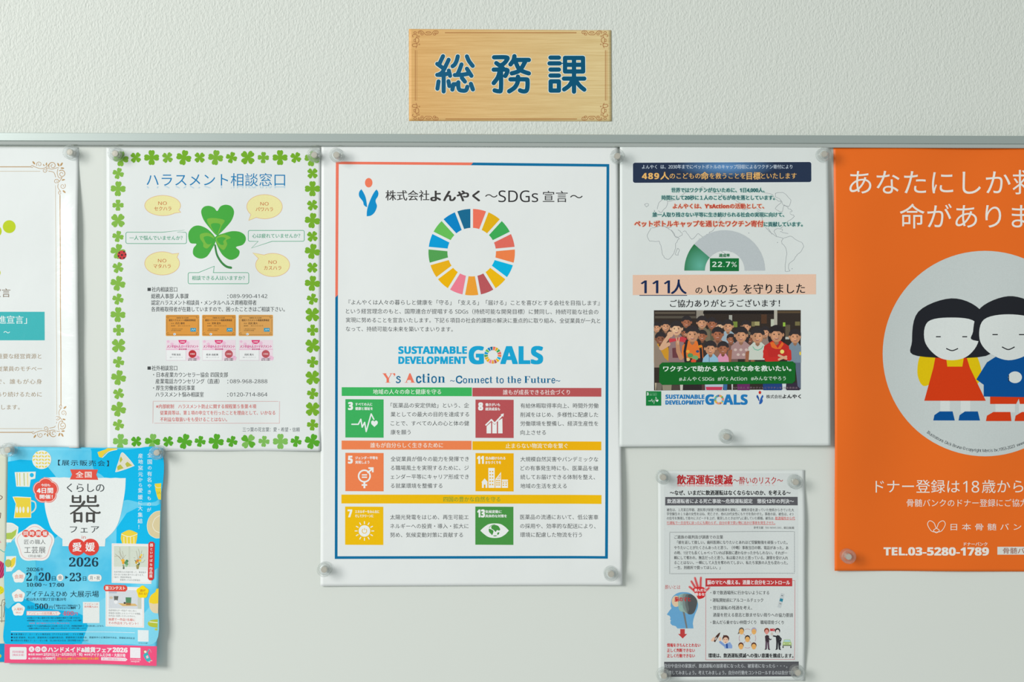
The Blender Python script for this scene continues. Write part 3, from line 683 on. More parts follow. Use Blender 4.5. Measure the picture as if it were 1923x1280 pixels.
def goals(p, ox, oy, k, c, wl):
    p.text('SUSTAINABLE', ox, ox + 127.5 * k, oy + 7 * k, 13.2 * k, c, .032); p.text('DEVELOPMENT', ox, ox + 127 * k, oy + 26 * k, 13.2 * k, c, .032)
    p.text('G', ox + 132.5 * k, ox + 158.5 * k, oy + 16.5 * k, 32 * k, c, .03); p.text('ALS', ox + 191.8 * k, ox + 269.5 * k, oy + 16.5 * k, 32 * k, c, .03)
    wheel(wl, ox + 176.5 * k, oy + 16.5 * k, 16 * k, 9.3 * k, 3, .5 * k)
q = p5.part('goals_wordmark'); goals(q, 749, 650, 1.0, SB, p5.part('small_wheel', q))
# serif slogan, drawn letter by letter: thick stems, hairlines and flat serifs
SER = {
 'Y': (.92, [('p', [(.0, 1), (.36, 1), (.36, .96), (.29, .96), (.53, .50), (.72, .92), (.72, .96), (.62, .96), (.62, 1), (.92, 1), (.92, .96), (.80, .96), (.57, .44), (.57, .04), (.68, .04), (.68, 0), (.26, 0), (.26, .04), (.36, .04), (.36, .42), (.06, .96), (.0, .96)])]),
 "'": (.24, [('p', [(.02, .99), (.13, 1.02), (.2, .92), (.18, .78), (.06, .66), (.04, .68), (.12, .80), (.04, .84), (.0, .92)])]),
 's': (.46, [('c', [(.38, .52), (.24, .66), (.1, .58), (.12, .44), (.3, .32), (.38, .2), (.3, .04), (.12, .0), (.03, .14)], .10)]),
 'A': (.92, [('p', [(.40, 1), (.50, 1), (.82, .04), (.92, .04), (.92, 0), (.48, 0), (.48, .04), (.58, .04), (.52, .28), (.24, .28), (.16, .04), (.28, .04), (.28, 0), (.0, 0), (.0, .04), (.10, .04)])]),
 'c': (.52, [('c', [(.44, .50), (.36, .64), (.2, .62), (.13, .48), (.13, .2), (.2, .04), (.34, .02), (.47, .16)], .13)]),
 't': (.42, [('p', [(.12, .92), (.26, .92), (.26, .66), (.38, .66), (.38, .62), (.26, .62), (.26, .1), (.32, .05), (.4, .12), (.38, .02), (.28, -.02), (.16, 0), (.12, .1), (.12, .62), (.03, .62), (.03, .66), (.12, .66)])]),
 'i': (.38, [('p', [(.04, .66), (.26, .66), (.26, .04), (.34, .04), (.34, 0), (.03, 0), (.03, .04), (.11, .04), (.11, .62), (.04, .62)]), ('d', .185, .86, .095)]),
 'o': (.58, [('c', [(.29, .66), (.13, .54), (.11, .32), (.14, .1), (.29, .0), (.44, .1), (.47, .32), (.44, .54), (.29, .66)], .105)]),
 'n': (.70, [('p', [(.04, .66), (.24, .66), (.25, .58), (.38, .67), (.5, .66), (.59, .56), (.59, .04), (.66, .04), (.66, 0), (.38, 0), (.38, .04), (.44, .04), (.44, .52), (.40, .60), (.33, .59), (.25, .5), (.25, .04), (.32, .04), (.32, 0), (.03, 0), (.03, .04), (.10, .04), (.10, .62), (.04, .62)])]),
 'C': (.82, [('c', [(.72, .74), (.6, .96), (.38, .97), (.18, .8), (.14, .5), (.18, .2), (.38, .03), (.6, .04), (.74, .28)], .15), ('p', [(.70, 1), (.75, 1), (.75, .66), (.70, .66)])]),
 'e': (.52, [('c', [(.12, .36), (.44, .36), (.42, .56), (.28, .66), (.15, .54), (.12, .3), (.18, .06), (.32, .0), (.46, .14)], .095)]),
 'h': (.70, [('p', [(.03, 1), (.25, 1), (.25, .58), (.38, .67), (.5, .66), (.59, .56), (.59, .04), (.66, .04), (.66, 0), (.38, 0), (.38, .04), (.44, .04), (.44, .52), (.40, .60), (.33, .59), (.25, .5), (.25, .04), (.32, .04), (.32, 0), (.03, 0), (.03, .04), (.10, .04), (.10, .96), (.03, .96)])]),
 'F': (.74, [('p', [(.03, 1), (.7, 1), (.7, .72), (.66, .72), (.58, .95), (.33, .95), (.33, .54), (.46, .54), (.5, .64), (.53, .64), (.53, .38), (.5, .38), (.46, .49), (.33, .49), (.33, .04), (.43, .04), (.43, 0), (.03, 0), (.03, .04), (.13, .04), (.13, .96), (.03, .96)])]),
 'u': (.70, [('p', [(.03, .66), (.25, .66), (.25, .14), (.30, .07), (.37, .08), (.44, .16), (.44, .62), (.38, .62), (.38, .66), (.59, .66), (.59, .04), (.66, .04), (.66, 0), (.45, 0), (.45, .08), (.33, -.02), (.2, 0), (.10, .1), (.10, .62), (.03, .62)])]),
 'r': (.50, [('p', [(.03, .66), (.24, .66), (.25, .54), (.34, .66), (.45, .66), (.49, .56), (.44, .48), (.36, .50), (.34, .57), (.25, .46), (.25, .04), (.33, .04), (.33, 0), (.03, 0), (.03, .04), (.10, .04), (.10, .62), (.03, .62)])]),
 '~': (.62, [('c', [(.04, .24), (.14, .36), (.28, .32), (.42, .24), (.54, .36)], .07)]), ' ': (.30, []),
}
def serif(p, s, x0, x1, base, h, cols, L=3):
    tot = sum(SER[ch][0] for ch in s); k = (x1 - x0) / tot; x = x0
    for i, ch in enumerate(s):
        w, items = SER[ch]; c = cols[i] if isinstance(cols, list) else cols
        for j, it in enumerate(items):
            T = lambda q: (x + q[0] * k, base - q[1] * h)
            if it[0] == 'p': p.poly([T(q) for q in it[1]], c, L)
            elif it[0] == 'd': p.ell(*T((it[1], it[2])), it[3] * k, it[3] * k, c, L, 12)
            else: p.line([T(q) for q in cr(it[1], n=4)], it[2] * k, c, L)
        x += w * k
p = p5.part('slogan'); SBL = (10, 104, 150)
serif(p, "Y's Action", 718.5, 837, 718, 17.5, [SAL, SAL, SBL, SBL, SAL] + [SBL] * 5)
serif(p, '~Connect to the Future~', 845, 1053, 718.6, 12.8, SBL)
bars = [('green', 642.2, 726.6, 886.2, 742.9, (62, 182, 96), '地域の人々の命と健康を守る', 701, 828.5, (228, 240, 226)), ('red', 887.3, 727.6, 1129, 743.8, (186, 86, 88), '誰もが成長できる社会づくり', 944.6, 1070, (240, 226, 224)),
        ('orange', 642, 826.6, 885.6, 843.3, (250, 132, 82), '誰もが自分らしく生きるために', 696, 832, (245, 232, 222)), ('yellow', 887.3, 827.8, 1128.8, 844.2, (250, 180, 6), '止まらない物流で命を繋ぐ', 949.5, 1066, (246, 238, 216)),
        ('gold', 641.6, 927.8, 1129, 944.4, (250, 188, 6), '四国の豊かな自然を守る', 833, 939.5, (122, 158, 52))]
for _, x0, y0, x1, y1, c, s, a, c_, tc_ in bars:
    p = p5.part('heading_bar'); p.rect(x0, y0, x1, y1, c, 2, d=.5); p.text(s, a, c_, (y0 + y1) / 2 + .3, 10.4, tc_, .012)
def icon_base(x, y, s, c, num, nx, l1, l2, e1, e2):
    p = p5.part('goal_icon'); p.rect(x, y, x + s, y + s, c, 2, d=.4)
    p.text(num, x + nx[0], x + nx[1], y + 12.8, 13.8, WI, .04); p.text(l1, x + 18.8, x + e1, y + 9.5, 6.2, WI, .028); p.text(l2, x + 18.8, x + e2, y + 17.6, 6.2, WI, .028)
    return p
p = icon_base(649, 749, 71.8, (60, 176, 94), '3', (5.8, 13.6), 'すべての人に', '健康と福祉を', 50.5, 51.5); icon3(p, 649, 749, 71.8)
p = icon_base(893, 749.8, 71.6, (186, 84, 88), '8', (5.8, 13.6), '働きがいも', '経済成長も', 46, 46)
O = lambda a, b_: (885 + a / 5.955, 715 + b_ / 5.955)
p.line([O(165, 490), O(225, 432), O(262, 472), O(340, 388)], 2.8, WI, 4); p.poly([O(328, 372), O(364, 362), O(358, 400)], WI, 4)
for q in ([(172, 505), (222, 460), (222, 584), (172, 584)], [(235, 460), (262, 488), (286, 462), (286, 584), (235, 584)], [(300, 445), (348, 415), (350, 584), (300, 584)]): p.poly([O(*a) for a in q], WI, 3)
p = icon_base(649, 849.5, 71.8, (250, 130, 80), '5', (5.6, 13.2), 'ジェンダー平等を', '実現しよう', 61, 45)
O = lambda a, b_: (620 + a / 5.953, 715 + b_ / 5.953)
p.line([(O(385, 1060)[0] + 10.8 * math.cos(t), O(385, 1060)[1] + 10.8 * math.sin(t)) for t in (2 * math.pi * i / 32 for i in range(32))], 2.9, WI, 3, closed=True)
p.rect(*O(357, 1040), *O(415, 1054), WI, 4); p.rect(*O(357, 1066), *O(415, 1080), WI, 4); p.rect(*O(375, 1125), *O(396, 1196), WI, 3); p.rect(*O(355, 1150), *O(416, 1169), WI, 4)
p.line([O(425, 1020), O(470, 982)], 3.0, WI, 4); p.poly([O(430, 962), O(488, 962), O(488, 1018), O(470, 1018), O(470, 982), O(430, 980)], WI, 3)
p = icon_base(893, 850, 71.6, (250, 178, 5), '11', (3.6, 15), '住み続けられる', 'まちづくりを', 56, 48)
O = lambda a, b_: (885 + a / 5.955, 715 + b_ / 5.955)
for q in ([(113, 1130), (150, 1087), (187, 1130), (180, 1130), (180, 1192), (160, 1192), (160, 1155), (141, 1155), (141, 1192), (120, 1192), (120, 1130)], [(192, 970), (262, 970), (262, 1192), (192, 1192)],
          [(270, 1095), (333, 1015), (333, 1192), (270, 1192)], [(342, 1100), (410, 1100), (410, 1117), (342, 1117)], [(342, 1122), (410, 1122), (410, 1192), (342, 1192)]): p.poly([O(*a) for a in q], WI, 3)
YI = (250, 178, 5)
for r in range(5):
    for x_ in (204, 232): p.rect(*O(x_, 1003 + r * 36), *O(x_ + 15, 1018 + r * 36), YI, 4)
for r, y_ in enumerate((1105, 1130, 1154)):
    for x_ in (278, 303): p.rect(*O(x_, y_), *O(x_ + 18, y_ + 12), YI, 4)
for x_, y_ in ((352, 1132), (382, 1132), (352, 1158), (382, 1158)): p.rect(*O(x_, y_), *O(x_ + 16, y_ + 12), YI, 4)
p.poly([O(288, 1092), O(325, 1040), O(325, 1092)], YI, 4); p.poly([O(298, 1086), O(318, 1060), O(318, 1086)], WI, 5)
p = icon_base(648.6, 950.2, 71.6, (250, 190, 6), '7', (5.4, 12.6), 'エネルギーをみんなに', 'そしてクリーンに', 64, 53)
O = lambda a, b_: (600 + a / 6.097, 910 + b_ / 6.097); cx, cy = O(517, 524)
p.ell(cx, cy, 10.8, 10.8, WI, 3)
for k in range(12):
    a = 2 * math.pi * k / 12; p.line([(cx + 13 * math.cos(a), cy + 13 * math.sin(a)), (cx + 18.2 * math.cos(a), cy + 18.2 * math.sin(a))], 1.7, WI, 3)
p.line([(cx + 4.4 * math.cos(a), cy + 4.4 * math.sin(a)) for a in (-math.pi / 2 + .6 + (2 * math.pi - 1.2) * i / 20 for i in range(21))], 1.2, (250, 190, 6), 4); p.line([(cx, cy - 5.6), (cx, cy - 1.4)], 1.2, (250, 190, 6), 4)
p = icon_base(892.7, 950.3, 71.4, (74, 150, 70), '13', (4.4, 17.4), '気候変動に', '具体的な対策を', 49.5, 59)
O = lambda a, b_: (880 + a / 6.097, 910 + b_ / 6.097)
p.poly(cr([O(135, 520), O(175, 482), O(230, 447), O(300, 438), O(370, 447), O(425, 482)]) [:-1] + [O(425, 482), O(461, 520), O(425, 560)] + cr([O(425, 560), O(370, 594), O(300, 604), O(230, 594), O(175, 558), O(135, 520)]), WI, 3)
GE = (74, 150, 70)
p.poly(cr([O(265, 465), O(300, 455), O(340, 468), O(362, 505), O(350, 520), O(325, 515), O(310, 535), O(290, 515), O(262, 495)], True, 4), GE, 4)
p.poly(cr([O(232, 500), O(255, 505), O(285, 525), O(270, 572), O(258, 560), O(235, 535)], True, 4), GE, 4)
p.poly(cr([O(330, 545), O(352, 540), O(345, 562), O(330, 568)], True, 4), GE, 4); p.poly(cr([O(280, 578), O(310, 574), O(328, 580), O(300, 586)], True, 4), GE, 4)
p.line([(O(297, 521)[0] + 11.4 * math.cos(a), O(297, 521)[1] + 11.4 * math.sin(a)) for a in (3.6 + 1.2 * i / 8 for i in range(9))], .8, GE, 4)
def para(p, rows, x0, x1s, c=(76, 80, 82)):
    for (s, y), x1 in zip(rows, x1s): p.text(s, x0, x1, y, 10.0, c, 0.002)
p = p5.part('goal_text'); para(p, [('「医薬品の安定供給」という、企', 760.6), ('業としての最大の目的を達成する', 777.3), ('ことで、すべての人の心と体の健', 794.2), ('康を願う', 810.8)], 734, [881, 881, 881, 771.5])
p = p5.part('goal_text'); para(p, [('有給休暇取得率向上、時間外労働', 761.2), ('削減をはじめ、多様性に配慮した', 778), ('労働環境を整備し、経済生産性を', 794.6), ('向上させる', 811.4)], 977.3, [1123.5, 1123, 1123, 1025])
p = p5.part('goal_text'); para(p, [('全従業員が個々の能力を発揮でき', 861), ('る職場風土を実現するために、ジ', 877.7), ('ェンダー平等にキャリア形成でき', 894.3), ('る就業環境を整備する', 911.2)], 734, [880.5, 880.5, 880.5, 831])
p = p5.part('goal_text'); para(p, [('大規模自然災害やパンデミックな', 861.5), ('どの有事発生時にも、医薬品を継', 878.2), ('続してお届けできる体制を整え、', 894.8), ('地域の生活を支える', 911.6)], 977.3, [1123, 1123, 1117, 1064])
p = p5.part('goal_text'); para(p, [('太陽光発電をはじめ、再生可能エ', 970), ('ネルギーへの投資・導入・拡大に', 986.8), ('努め、気候変動対策に貢献する', 1003.3)], 733, [880, 880, 869.5])
p = p5.part('goal_text'); para(p, [('医薬品の流通において、低公害車', 969.8), ('の採用や、効率的な配送により、', 986.6), ('環境に配慮した物流を行う', 1003)], 976.8, [1123, 1118, 1092.5])
# ---- vaccine donation poster
def lift6(u, v): return 0.0004 + 0.0022 * smooth(0.76, 1.06, u) * smooth(0.02, 0.35, v) + 0.0005 * math.sin(v * 5) ** 2
p6 = Sheet('donation_poster', 'white laminated poster with a navy banner, a half-ring gauge and a photo of children', 'poster',
           [(1163.5, 276), (1553.5, 275), (1557, 835.5), (1162.5, 838)], 0.0034, lift6, paper_mat('white_paper_b', (224, 229, 227)), film=(3.5, 2.5, 1.5, 2.5), top=12.5, lay=0.00004, G=6.0)
O = lambda a, b_: (1150 + a / 4.69, 260 + b_ / 4.69)
p = p6.part('world_map'); MC = (140, 146, 152)
for pts in ([(340, 790), (308, 850), (320, 905), (395, 905), (415, 930), (430, 985), (445, 1040), (480, 1068), (505, 1050), (545, 985), (550, 930), (583, 880), (550, 862), (515, 812), (480, 790), (420, 775), (340, 790)],
            [(575, 970), (583, 985), (570, 1030), (553, 1020), (560, 985), (575, 970)], [(515, 812), (560, 875), (610, 850), (600, 830), (570, 805)],
            [(1500, 880), (1560, 865), (1610, 895), (1672, 935), (1655, 995), (1610, 1030), (1590, 1065), (1550, 1110), (1540, 1145), (1555, 1168), (1515, 1165), (1520, 1080), (1528, 985), (1485, 925), (1500, 880)],
            [(1340, 780), (1370, 815), (1395, 835), (1440, 865), (1500, 882)], [(1360, 790), (1400, 845)], [(1440, 865), (1420, 820), (1432, 798), (1480, 795), (1490, 815)], [(1480, 795), (1530, 740), (1560, 715), (1592, 690), (1560, 665)],
            [(1470, 820), (1510, 835), (1545, 840)], [(1550, 655), (1575, 640), (1545, 620), (1510, 590), (1490, 640), (1460, 645), (1430, 620), (1450, 590), (1480, 560), (1440, 545), (1400, 500), (1350, 480), (1300, 475)],
            [(1430, 485), (1500, 480), (1560, 545), (1548, 600), (1500, 590), (1475, 540), (1430, 520), (1430, 485)], [(620, 820), (650, 830), (695, 892), (740, 845), (760, 850), (800, 872), (830, 850), (865, 820), (900, 790), (950, 700), (940, 660)],
            [(390, 620), (400, 580), (440, 540), (482, 556), (465, 610), (430, 650), (395, 640)], [(345, 690), (360, 650), (372, 640), (378, 690), (345, 690)], [(278, 585), (300, 578), (318, 590), (300, 606), (278, 585)],
            [(390, 765), (430, 750), (470, 790), (520, 780)], [(340, 780), (360, 740), (420, 735), (440, 760)], [(480, 560), (560, 540), (640, 480), (720, 470), (790, 430), (860, 480), (940, 490), (1040, 520), (1100, 560), (1180, 620)],
            [(830, 1022), (860, 985), (920, 965), (950, 985), (990, 1012)], [(760, 880), (800, 920), (835, 950)], [(820, 910), (850, 895), (865, 925), (835, 940), (820, 910)], [(905, 922), (960, 935), (1000, 960)], [(860, 850), (880, 870), (872, 895)], [(1300, 640), (1250, 610), (1150, 630), (1110, 575)], [(1270, 640), (1310, 700), (1335, 775)]):
    jit = [(a + random.uniform(-5, 5), b_ + random.uniform(-5, 5)) for a, b_ in cr(pts, n=3)]
    p.line([O(*q) for q in jit], .55, MC, 1)
for a, b_ in ((1195, 835), (1447, 918), (1088, 988), (1038, 998), (1575, 1148), (985, 940), (1010, 945)): p.ell(*O(a, b_), .8, .8, (150, 156, 162), 1, 8)
p = p6.part('banner')
p.poly(rr(1186.9, 305.2, 1523.2, 345.2, 5, d=-1.6), (232, 238, 240), 1)
m, nt, b = nodes_of('navy_glow_print'); b.inputs['Roughness'].default_value = .4
g = nt.nodes.new('ShaderNodeTexCoord'); mp = nt.nodes.new('ShaderNodeMapping'); mp.inputs['Location'].default_value = (-px(1362, 0).x / .05, 0, -px(0, 314).z / .011); mp.inputs['Scale'].default_value = (1 / .05, 0, 1 / .011)
gr = nt.nodes.new('ShaderNodeTexGradient'); gr.gradient_type = 'SPHERICAL'; cm = nt.nodes.new('ShaderNodeMix'); cm.data_type = 'RGBA'
cm.inputs[6].default_value = lin((2, 34, 70)); cm.inputs[7].default_value = lin((96, 150, 206))
nt.links.new(g.outputs['Object'], mp.inputs[0]); nt.links.new(mp.outputs[0], gr.inputs[0]); nt.links.new(gr.outputs[0], cm.inputs[0]); nt.links.new(cm.outputs[2], b.inputs['Base Color'])
p.poly(rr(1188, 306.3, 1522, 344, 4, d=-1.4), m, 2)
p.text('よんやく', 1205, 1233, 314, 8.3, (206, 218, 232), .012, L=4); p.text('は、2030年までにペットボトルのキャップ回収によるワクチン寄付により', 1240, 1486.5, 313.8, 8.6, (210, 222, 236), .012, L=4)
OG = (244, 186, 108)
for s, a, c_, h in (('489人', 1205, 1255.5, 15.5), ('のこどもの', 1256.8, 1314.5, 12.5), ('命', 1315.3, 1329.5, 15.5), ('を救うことを', 1331.5, 1398.5, 12.5), ('目標', 1401, 1426.5, 15), ('といたします', 1427.8, 1494.3, 12.5)):
    p.text(s, a, c_, 331, h, OG, .02 if h > 13 else .012, L=4, dy=-.2)
p = p6.part('appeal_text'); GD, RD = (38, 98, 104), (194, 62, 48); HG, HR = (190, 222, 212), (246, 200, 176)
for s, a, c_, y, h, c in (('世界ではワクチンがないために、1日4,000人、', 1260, 1434, 357.6, 9.2, GD), ('時間にして20秒に１人のこどもが命を落としています。', 1242, 1453, 371.8, 9.2, GD), ("よんやくは、Y'sActionの活動として、", 1263, 1433, 387.6, 10, RD),
                          ('誰一人取り残さない平等に生き続けられる社会の実現に向けて、', 1225, 1470.5, 403.6, 9, GD), ('ペットボトルキャップを通じたワクチン寄付', 1191, 1432, 420.5, 12.2, RD), ('に貢献しています。', 1433, 1505, 421.5, 9.4, GD)):
    p.text(s, a - .5, c_ + .5, y, h, HG if c is GD else HR, .11, L=2); p.text(s, a, c_, y, h, c, .028, L=4)
p = p6.part('gauge'); cx, cy, R1, R0 = 1359.7, 508.2, 75.6, 37.2
def sector(a0, a1, r0, r1, c, L):
    n = 16; o = [(cx - r1 * math.cos(a0 + (a1 - a0) * k / n), cy - r1 * math.sin(a0 + (a1 - a0) * k / n)) for k in range(n + 1)]
    q = [(cx - r0 * math.cos(a1 - (a1 - a0) * k / n), cy - r0 * math.sin(a1 - (a1 - a0) * k / n)) for k in range(n + 1)]
    p.poly(o + q, c, L)
sp = math.pi * .227
sector(sp, math.pi, R0, R1, (192, 199, 202), 2)
m, nt, b = nodes_of('green_gradient_print'); b.inputs['Roughness'].default_value = .4
g = nt.nodes.new('ShaderNodeTexCoord'); mp = nt.nodes.new('ShaderNodeMapping'); mp.inputs['Location'].default_value = (-px(1313, 0).x / .019, 0, -px(0, 499).z / .022); mp.inputs['Scale'].default_value = (1 / .019, 0, 1 / .022)
gr = nt.nodes.new('ShaderNodeTexGradient'); gr.gradient_type = 'SPHERICAL'; cm = nt.nodes.new('ShaderNodeMix'); cm.data_type = 'RGBA'
cm.inputs[6].default_value = lin((4, 112, 48)); cm.inputs[7].default_value = lin((96, 180, 158))
nt.links.new(g.outputs['Object'], mp.inputs[0]); nt.links.new(mp.outputs[0], gr.inputs[0]); nt.links.new(gr.outputs[0], cm.inputs[0]); nt.links.new(cm.outputs[2], b.inputs['Base Color'])
sector(0, sp, R0, R1, m, 3)
p.text('達成率', 1349, 1369, 479.8, 7, (30, 120, 70), .03, L=4); p.rect(1332, 485.3, 1386.2, 509.2, (4, 112, 52), 3); p.text('22.7%', 1336.2, 1382.5, 496.5, 9.8, (222, 236, 226), .02, L=5)
p = p6.part('result_band'); p.rect(1187.6, 516.4, 1530.2, 554, (236, 198, 174), 1, d=-1.3)
NV = (10, 38, 84)
p.text('111', 1202.5, 1256, 538.7, 24, NV, .012, L=3); p.text('111', 1203.7, 1257.2, 538.7, 24, NV, .012, L=3.3); p.text('人', 1259.5, 1288, 538.6, 29, NV, .02, L=3); p.rect(1200, 554, 1289.3, 555.2, NV, 3)
DT = (14, 16, 22)
p.text('の', 1305, 1318, 545, 15, DT, .012); p.text('いのち', 1327, 1383.5, 542.6, 20.5, DT, .013, dy=-.5); p.text('を守りました', 1395, 1509.5, 542.4, 20.5, DT, .013, dy=-.8)
p6.part('thanks_text').text('ご協力ありがとうございます！', 1257.5, 1463, 569.8, 15.2, DT, .010, dy=-.6)
# the printed group photograph
p = p6.part('printed_photo'); p.clip = (1227.2, 582.2, 1502.2, 732.6); Z = lambda a, b_: (1220 + a / 6.631, 575 + b_ / 6.631)
p.poly([Z(48, 50), Z(1870, 40), Z(1870, 1032), Z(50, 1046)], (52, 42, 36), 1)
for a, b_, c_, d, c in ((60, 70, 560, 95, (96, 86, 74)), (60, 120, 570, 150, (88, 80, 70)), (575, 50, 670, 150, (150, 142, 130)), (660, 60, 1550, 95, (30, 24, 22)), (1540, 45, 1580, 240, (186, 180, 166)), (1580, 60, 1865, 85, (92, 74, 52)), (1380, 100, 1450, 215, (84, 56, 38)),
                        (1500, 160, 1540, 250, (196, 200, 180)), (1030, 190, 1085, 260, (124, 140, 60)), (1260, 190, 1300, 250, (130, 120, 80)), (1300, 190, 1360, 240, (170, 160, 110)), (1650, 200, 1680, 250, (150, 190, 70)), (1680, 230, 1740, 400, (96, 84, 66)), (1800, 190, 1860, 240, (120, 110, 70)), (980, 110, 1020, 200, (170, 170, 160)), (1680, 380, 1730, 410, (190, 190, 180))):
    p.poly([Z(a, b_), Z(c_, b_), Z(c_, d), Z(a, d)], c, 1.5)
def kid(x, y, r, sk, body, long=False, look=1, hair=(50, 44, 46), L=2.0, bw=1.5, bh=300, arms=None):
    def E(cx_, cy_, rx, ry, c, l): p.ell(cx_ / 6.631 + 1220, cy_ / 6.631 + 575, rx / 6.631, ry / 6.631, c, l, 18)
    if long: E(x, y + r * .45, r * 1.22, r * 1.45, hair, L - .08)
    if body:
        yb = min(y + bh, 700)
        p.poly([Z(x - r * .4, y + r * .8), Z(x + r * .4, y + r * .8), Z(x + r * bw, y + r * 1.7), Z(x + r * bw * 1.1, yb), Z(x - r * bw * 1.1, yb), Z(x - r * bw, y + r * 1.7)], body, L)
        p.poly([Z(x - r * .35, y + r * .6), Z(x + r * .35, y + r * .6), Z(x + r * .3, y + r * 1.35), Z(x, y + r * 1.6), Z(x - r * .3, y + r * 1.35)], tuple(int(v * .8) for v in sk), L + .2)
    if arms:
        for sgn in (-1, 1): p.poly([Z(x + sgn * r * bw * .9, y + r * 2.2), Z(x + sgn * r * bw * 1.3, y + r * 2.4), Z(x + sgn * r * bw * 1.35, 698), Z(x + sgn * r * bw * 1.0, 698)], arms, L + .1)
    E(x, y - r * .22, r * 1.06, r * 1.08, hair, L + .3); E(x - r * .95, y + r * .1, r * .14, r * .25, sk, L + .35); E(x + r * .95, y + r * .1, r * .14, r * .25, sk, L + .35)
    E(x, y + r * .16, r * .86, r * .98, sk, L + .4)
    li = tuple(min(255, int(v * 1.14)) for v in sk); E(x + r * .2 * look, y + r * .2, r * .42, r * .6, li, L + .5)
    p.poly([Z(x - r * .86, y + r * .02), Z(x - r * .62, y - r * .66), Z(x, y - r * .86), Z(x + r * .62, y - r * .66), Z(x + r * .86, y + r * .02), Z(x + r * .45, y - r * .38), Z(x - r * .4, y - r * .4)], hair, L + .6)
    dk = tuple(int(v * .36) for v in sk)
    for sgn in (-1, 1):
        E(x + sgn * r * .34, y + r * .06, r * .13, r * .075, dk, L + .7); p.line([Z(x + sgn * r * .5, y - r * .12), Z(x + sgn * r * .2, y - r * .14)], .45, dk, L + .7)
    p.line([Z(x, y + r * .12), Z(x - r * .06, y + r * .36), Z(x + r * .08, y + r * .38)], .4, tuple(int(v * .7) for v in sk), L + .7)
    p.poly([Z(x - r * .34, y + r * .56), Z(x, y + r * .62), Z(x + r * .34, y + r * .54), Z(x + r * .2, y + r * .74), Z(x - r * .18, y + r * .75)], (150, 66, 58), L + .75)
    p.line([Z(x - r * .24, y + r * .62), Z(x + r * .22, y + r * .62)], .5, (236, 222, 210), L + .85)
A_ = (196, 142, 108); B_ = (160, 100, 72); C_ = (220, 172, 138); D_ = (132, 84, 62)
# back row
for x, y, r, sk, bd in ((455, 195, 62, B_, (90, 84, 70)), (645, 200, 66, A_, (120, 110, 90)), (768, 215, 62, B_, (96, 92, 72)), (862, 245, 48, C_, (110, 100, 90)), (968, 245, 66, A_, (160, 178, 190)), (1188, 250, 60, A_, (110, 100, 84)), (195, 245, 58, A_, (80, 60, 50)), (80, 262, 52, A_, (150, 130, 110)), (1430, 320, 58, A_, (150, 130, 120)), (428, 325, 44, B_, (150, 40, 50)), (1240, 410, 42, D_, (90, 60, 50))):
    kid(x, y, r, sk, bd, L=2.0, look=(-1) ** int(x))
for x, y, r, sk, bd in ((648, 365, 58, B_, (60, 50, 46)), (840, 345, 72, B_, (150, 110, 90)), (1005, 405, 52, B_, (120, 90, 84)), (130, 400, 66, D_, (210, 150, 40))):
    kid(x, y, r, sk, bd, L=3.1, look=-1)
p.poly([Z(48, 420), Z(120, 520), Z(180, 640), Z(250, 700), Z(150, 760), Z(50, 760)], (150, 132, 116), 4.0)
kid(328, 275, 76, C_, (150, 120, 120), L=4.2, bw=1.2, bh=420, look=-1)
p.poly([Z(235, 400), Z(330, 400), Z(400, 375), Z(455, 400), Z(440, 450), Z(330, 430), Z(240, 450)], (206, 62, 72), 4.5); p.poly([Z(275, 520), Z(350, 510), Z(350, 640), Z(280, 640)], (110, 60, 66), 4.5)
p.line([Z(250, 350), Z(190, 430), Z(140, 520)], 6.5, C_, 4.6, w1=8); p.line([Z(150, 520), Z(230, 470)], 7, C_, 4.7); p.ell(*Z(250, 350), 5.8, 5.5, C_, 4.8, 14)
kid(1130, 355, 82, A_, (176, 140, 138), L=5.2, bw=1.5, look=1, arms=B_, long=True)
for k in range(5): p.ell(*Z(1060 + k * 34, 540 + (k % 2) * 60), 3, 2.6, (214, 190, 182), 5.45, 10)
kid(1335, 365, 84, A_, (206, 212, 200), L=6.4, bw=1.35, look=1, arms=B_)
p.line([Z(1275, 500), Z(1300, 535), Z(1340, 545), Z(1385, 525), Z(1405, 490)], 1.6, (120, 190, 160), 6.65)
kid(1800, 375, 74, A_, (124, 142, 158), L=6.4, bw=1.2, bh=420, look=-1); p.ell(*Z(1862, 585), 1.6, 3.6, (236, 200, 60), 6.65, 12)
kid(1570, 345, 88, A_, (196, 40, 36), long=True, L=7.6, bw=1.75, look=-1, hair=(40, 32, 34))
p.poly([Z(1490, 450), Z(1530, 440), Z(1585, 520), Z(1640, 440), Z(1660, 470), Z(1620, 530), Z(1560, 530), Z(1510, 510)], (234, 110, 40), 7.85); p.ell(*Z(1640, 563), 3.8, 3.9, (240, 222, 120), 7.9, 16)
p.line([Z(1430, 560), Z(1450, 660), Z(1590, 655)], 8.5, (206, 44, 38), 7.86); p.line([Z(1725, 560), Z(1730, 650), Z(1680, 640)], 8, (206, 44, 38), 7.86); p.line([Z(1600, 610), Z(1690, 650)], 4.2, C_, 7.95); p.line([Z(1600, 660), Z(1690, 625)], 4, C_, 7.97)
kid(525, 345, 86, A_, (232, 120, 48), L=7.6, bw=1.45, look=-1)
for a, b_, r, c in ((500, 610, 5.5, (86, 150, 92)), (560, 640, 6, (120, 170, 110)), (590, 560, 3.2, (60, 80, 120)), (470, 560, 3.6, (236, 170, 60)), (540, 680, 5, (230, 80, 50)), (470, 660, 4, (226, 200, 140)), (620, 500, 3.4, (240, 150, 40))): p.ell(*Z(a, b_), r, r * .8, c, 7.85, 10)
p.line([Z(455, 430), Z(430, 560), Z(440, 680)], 4.6, (40, 36, 40), 7.88); p.line([Z(600, 420), Z(630, 540), Z(640, 680)], 4.6, (40, 36, 40), 7.88)
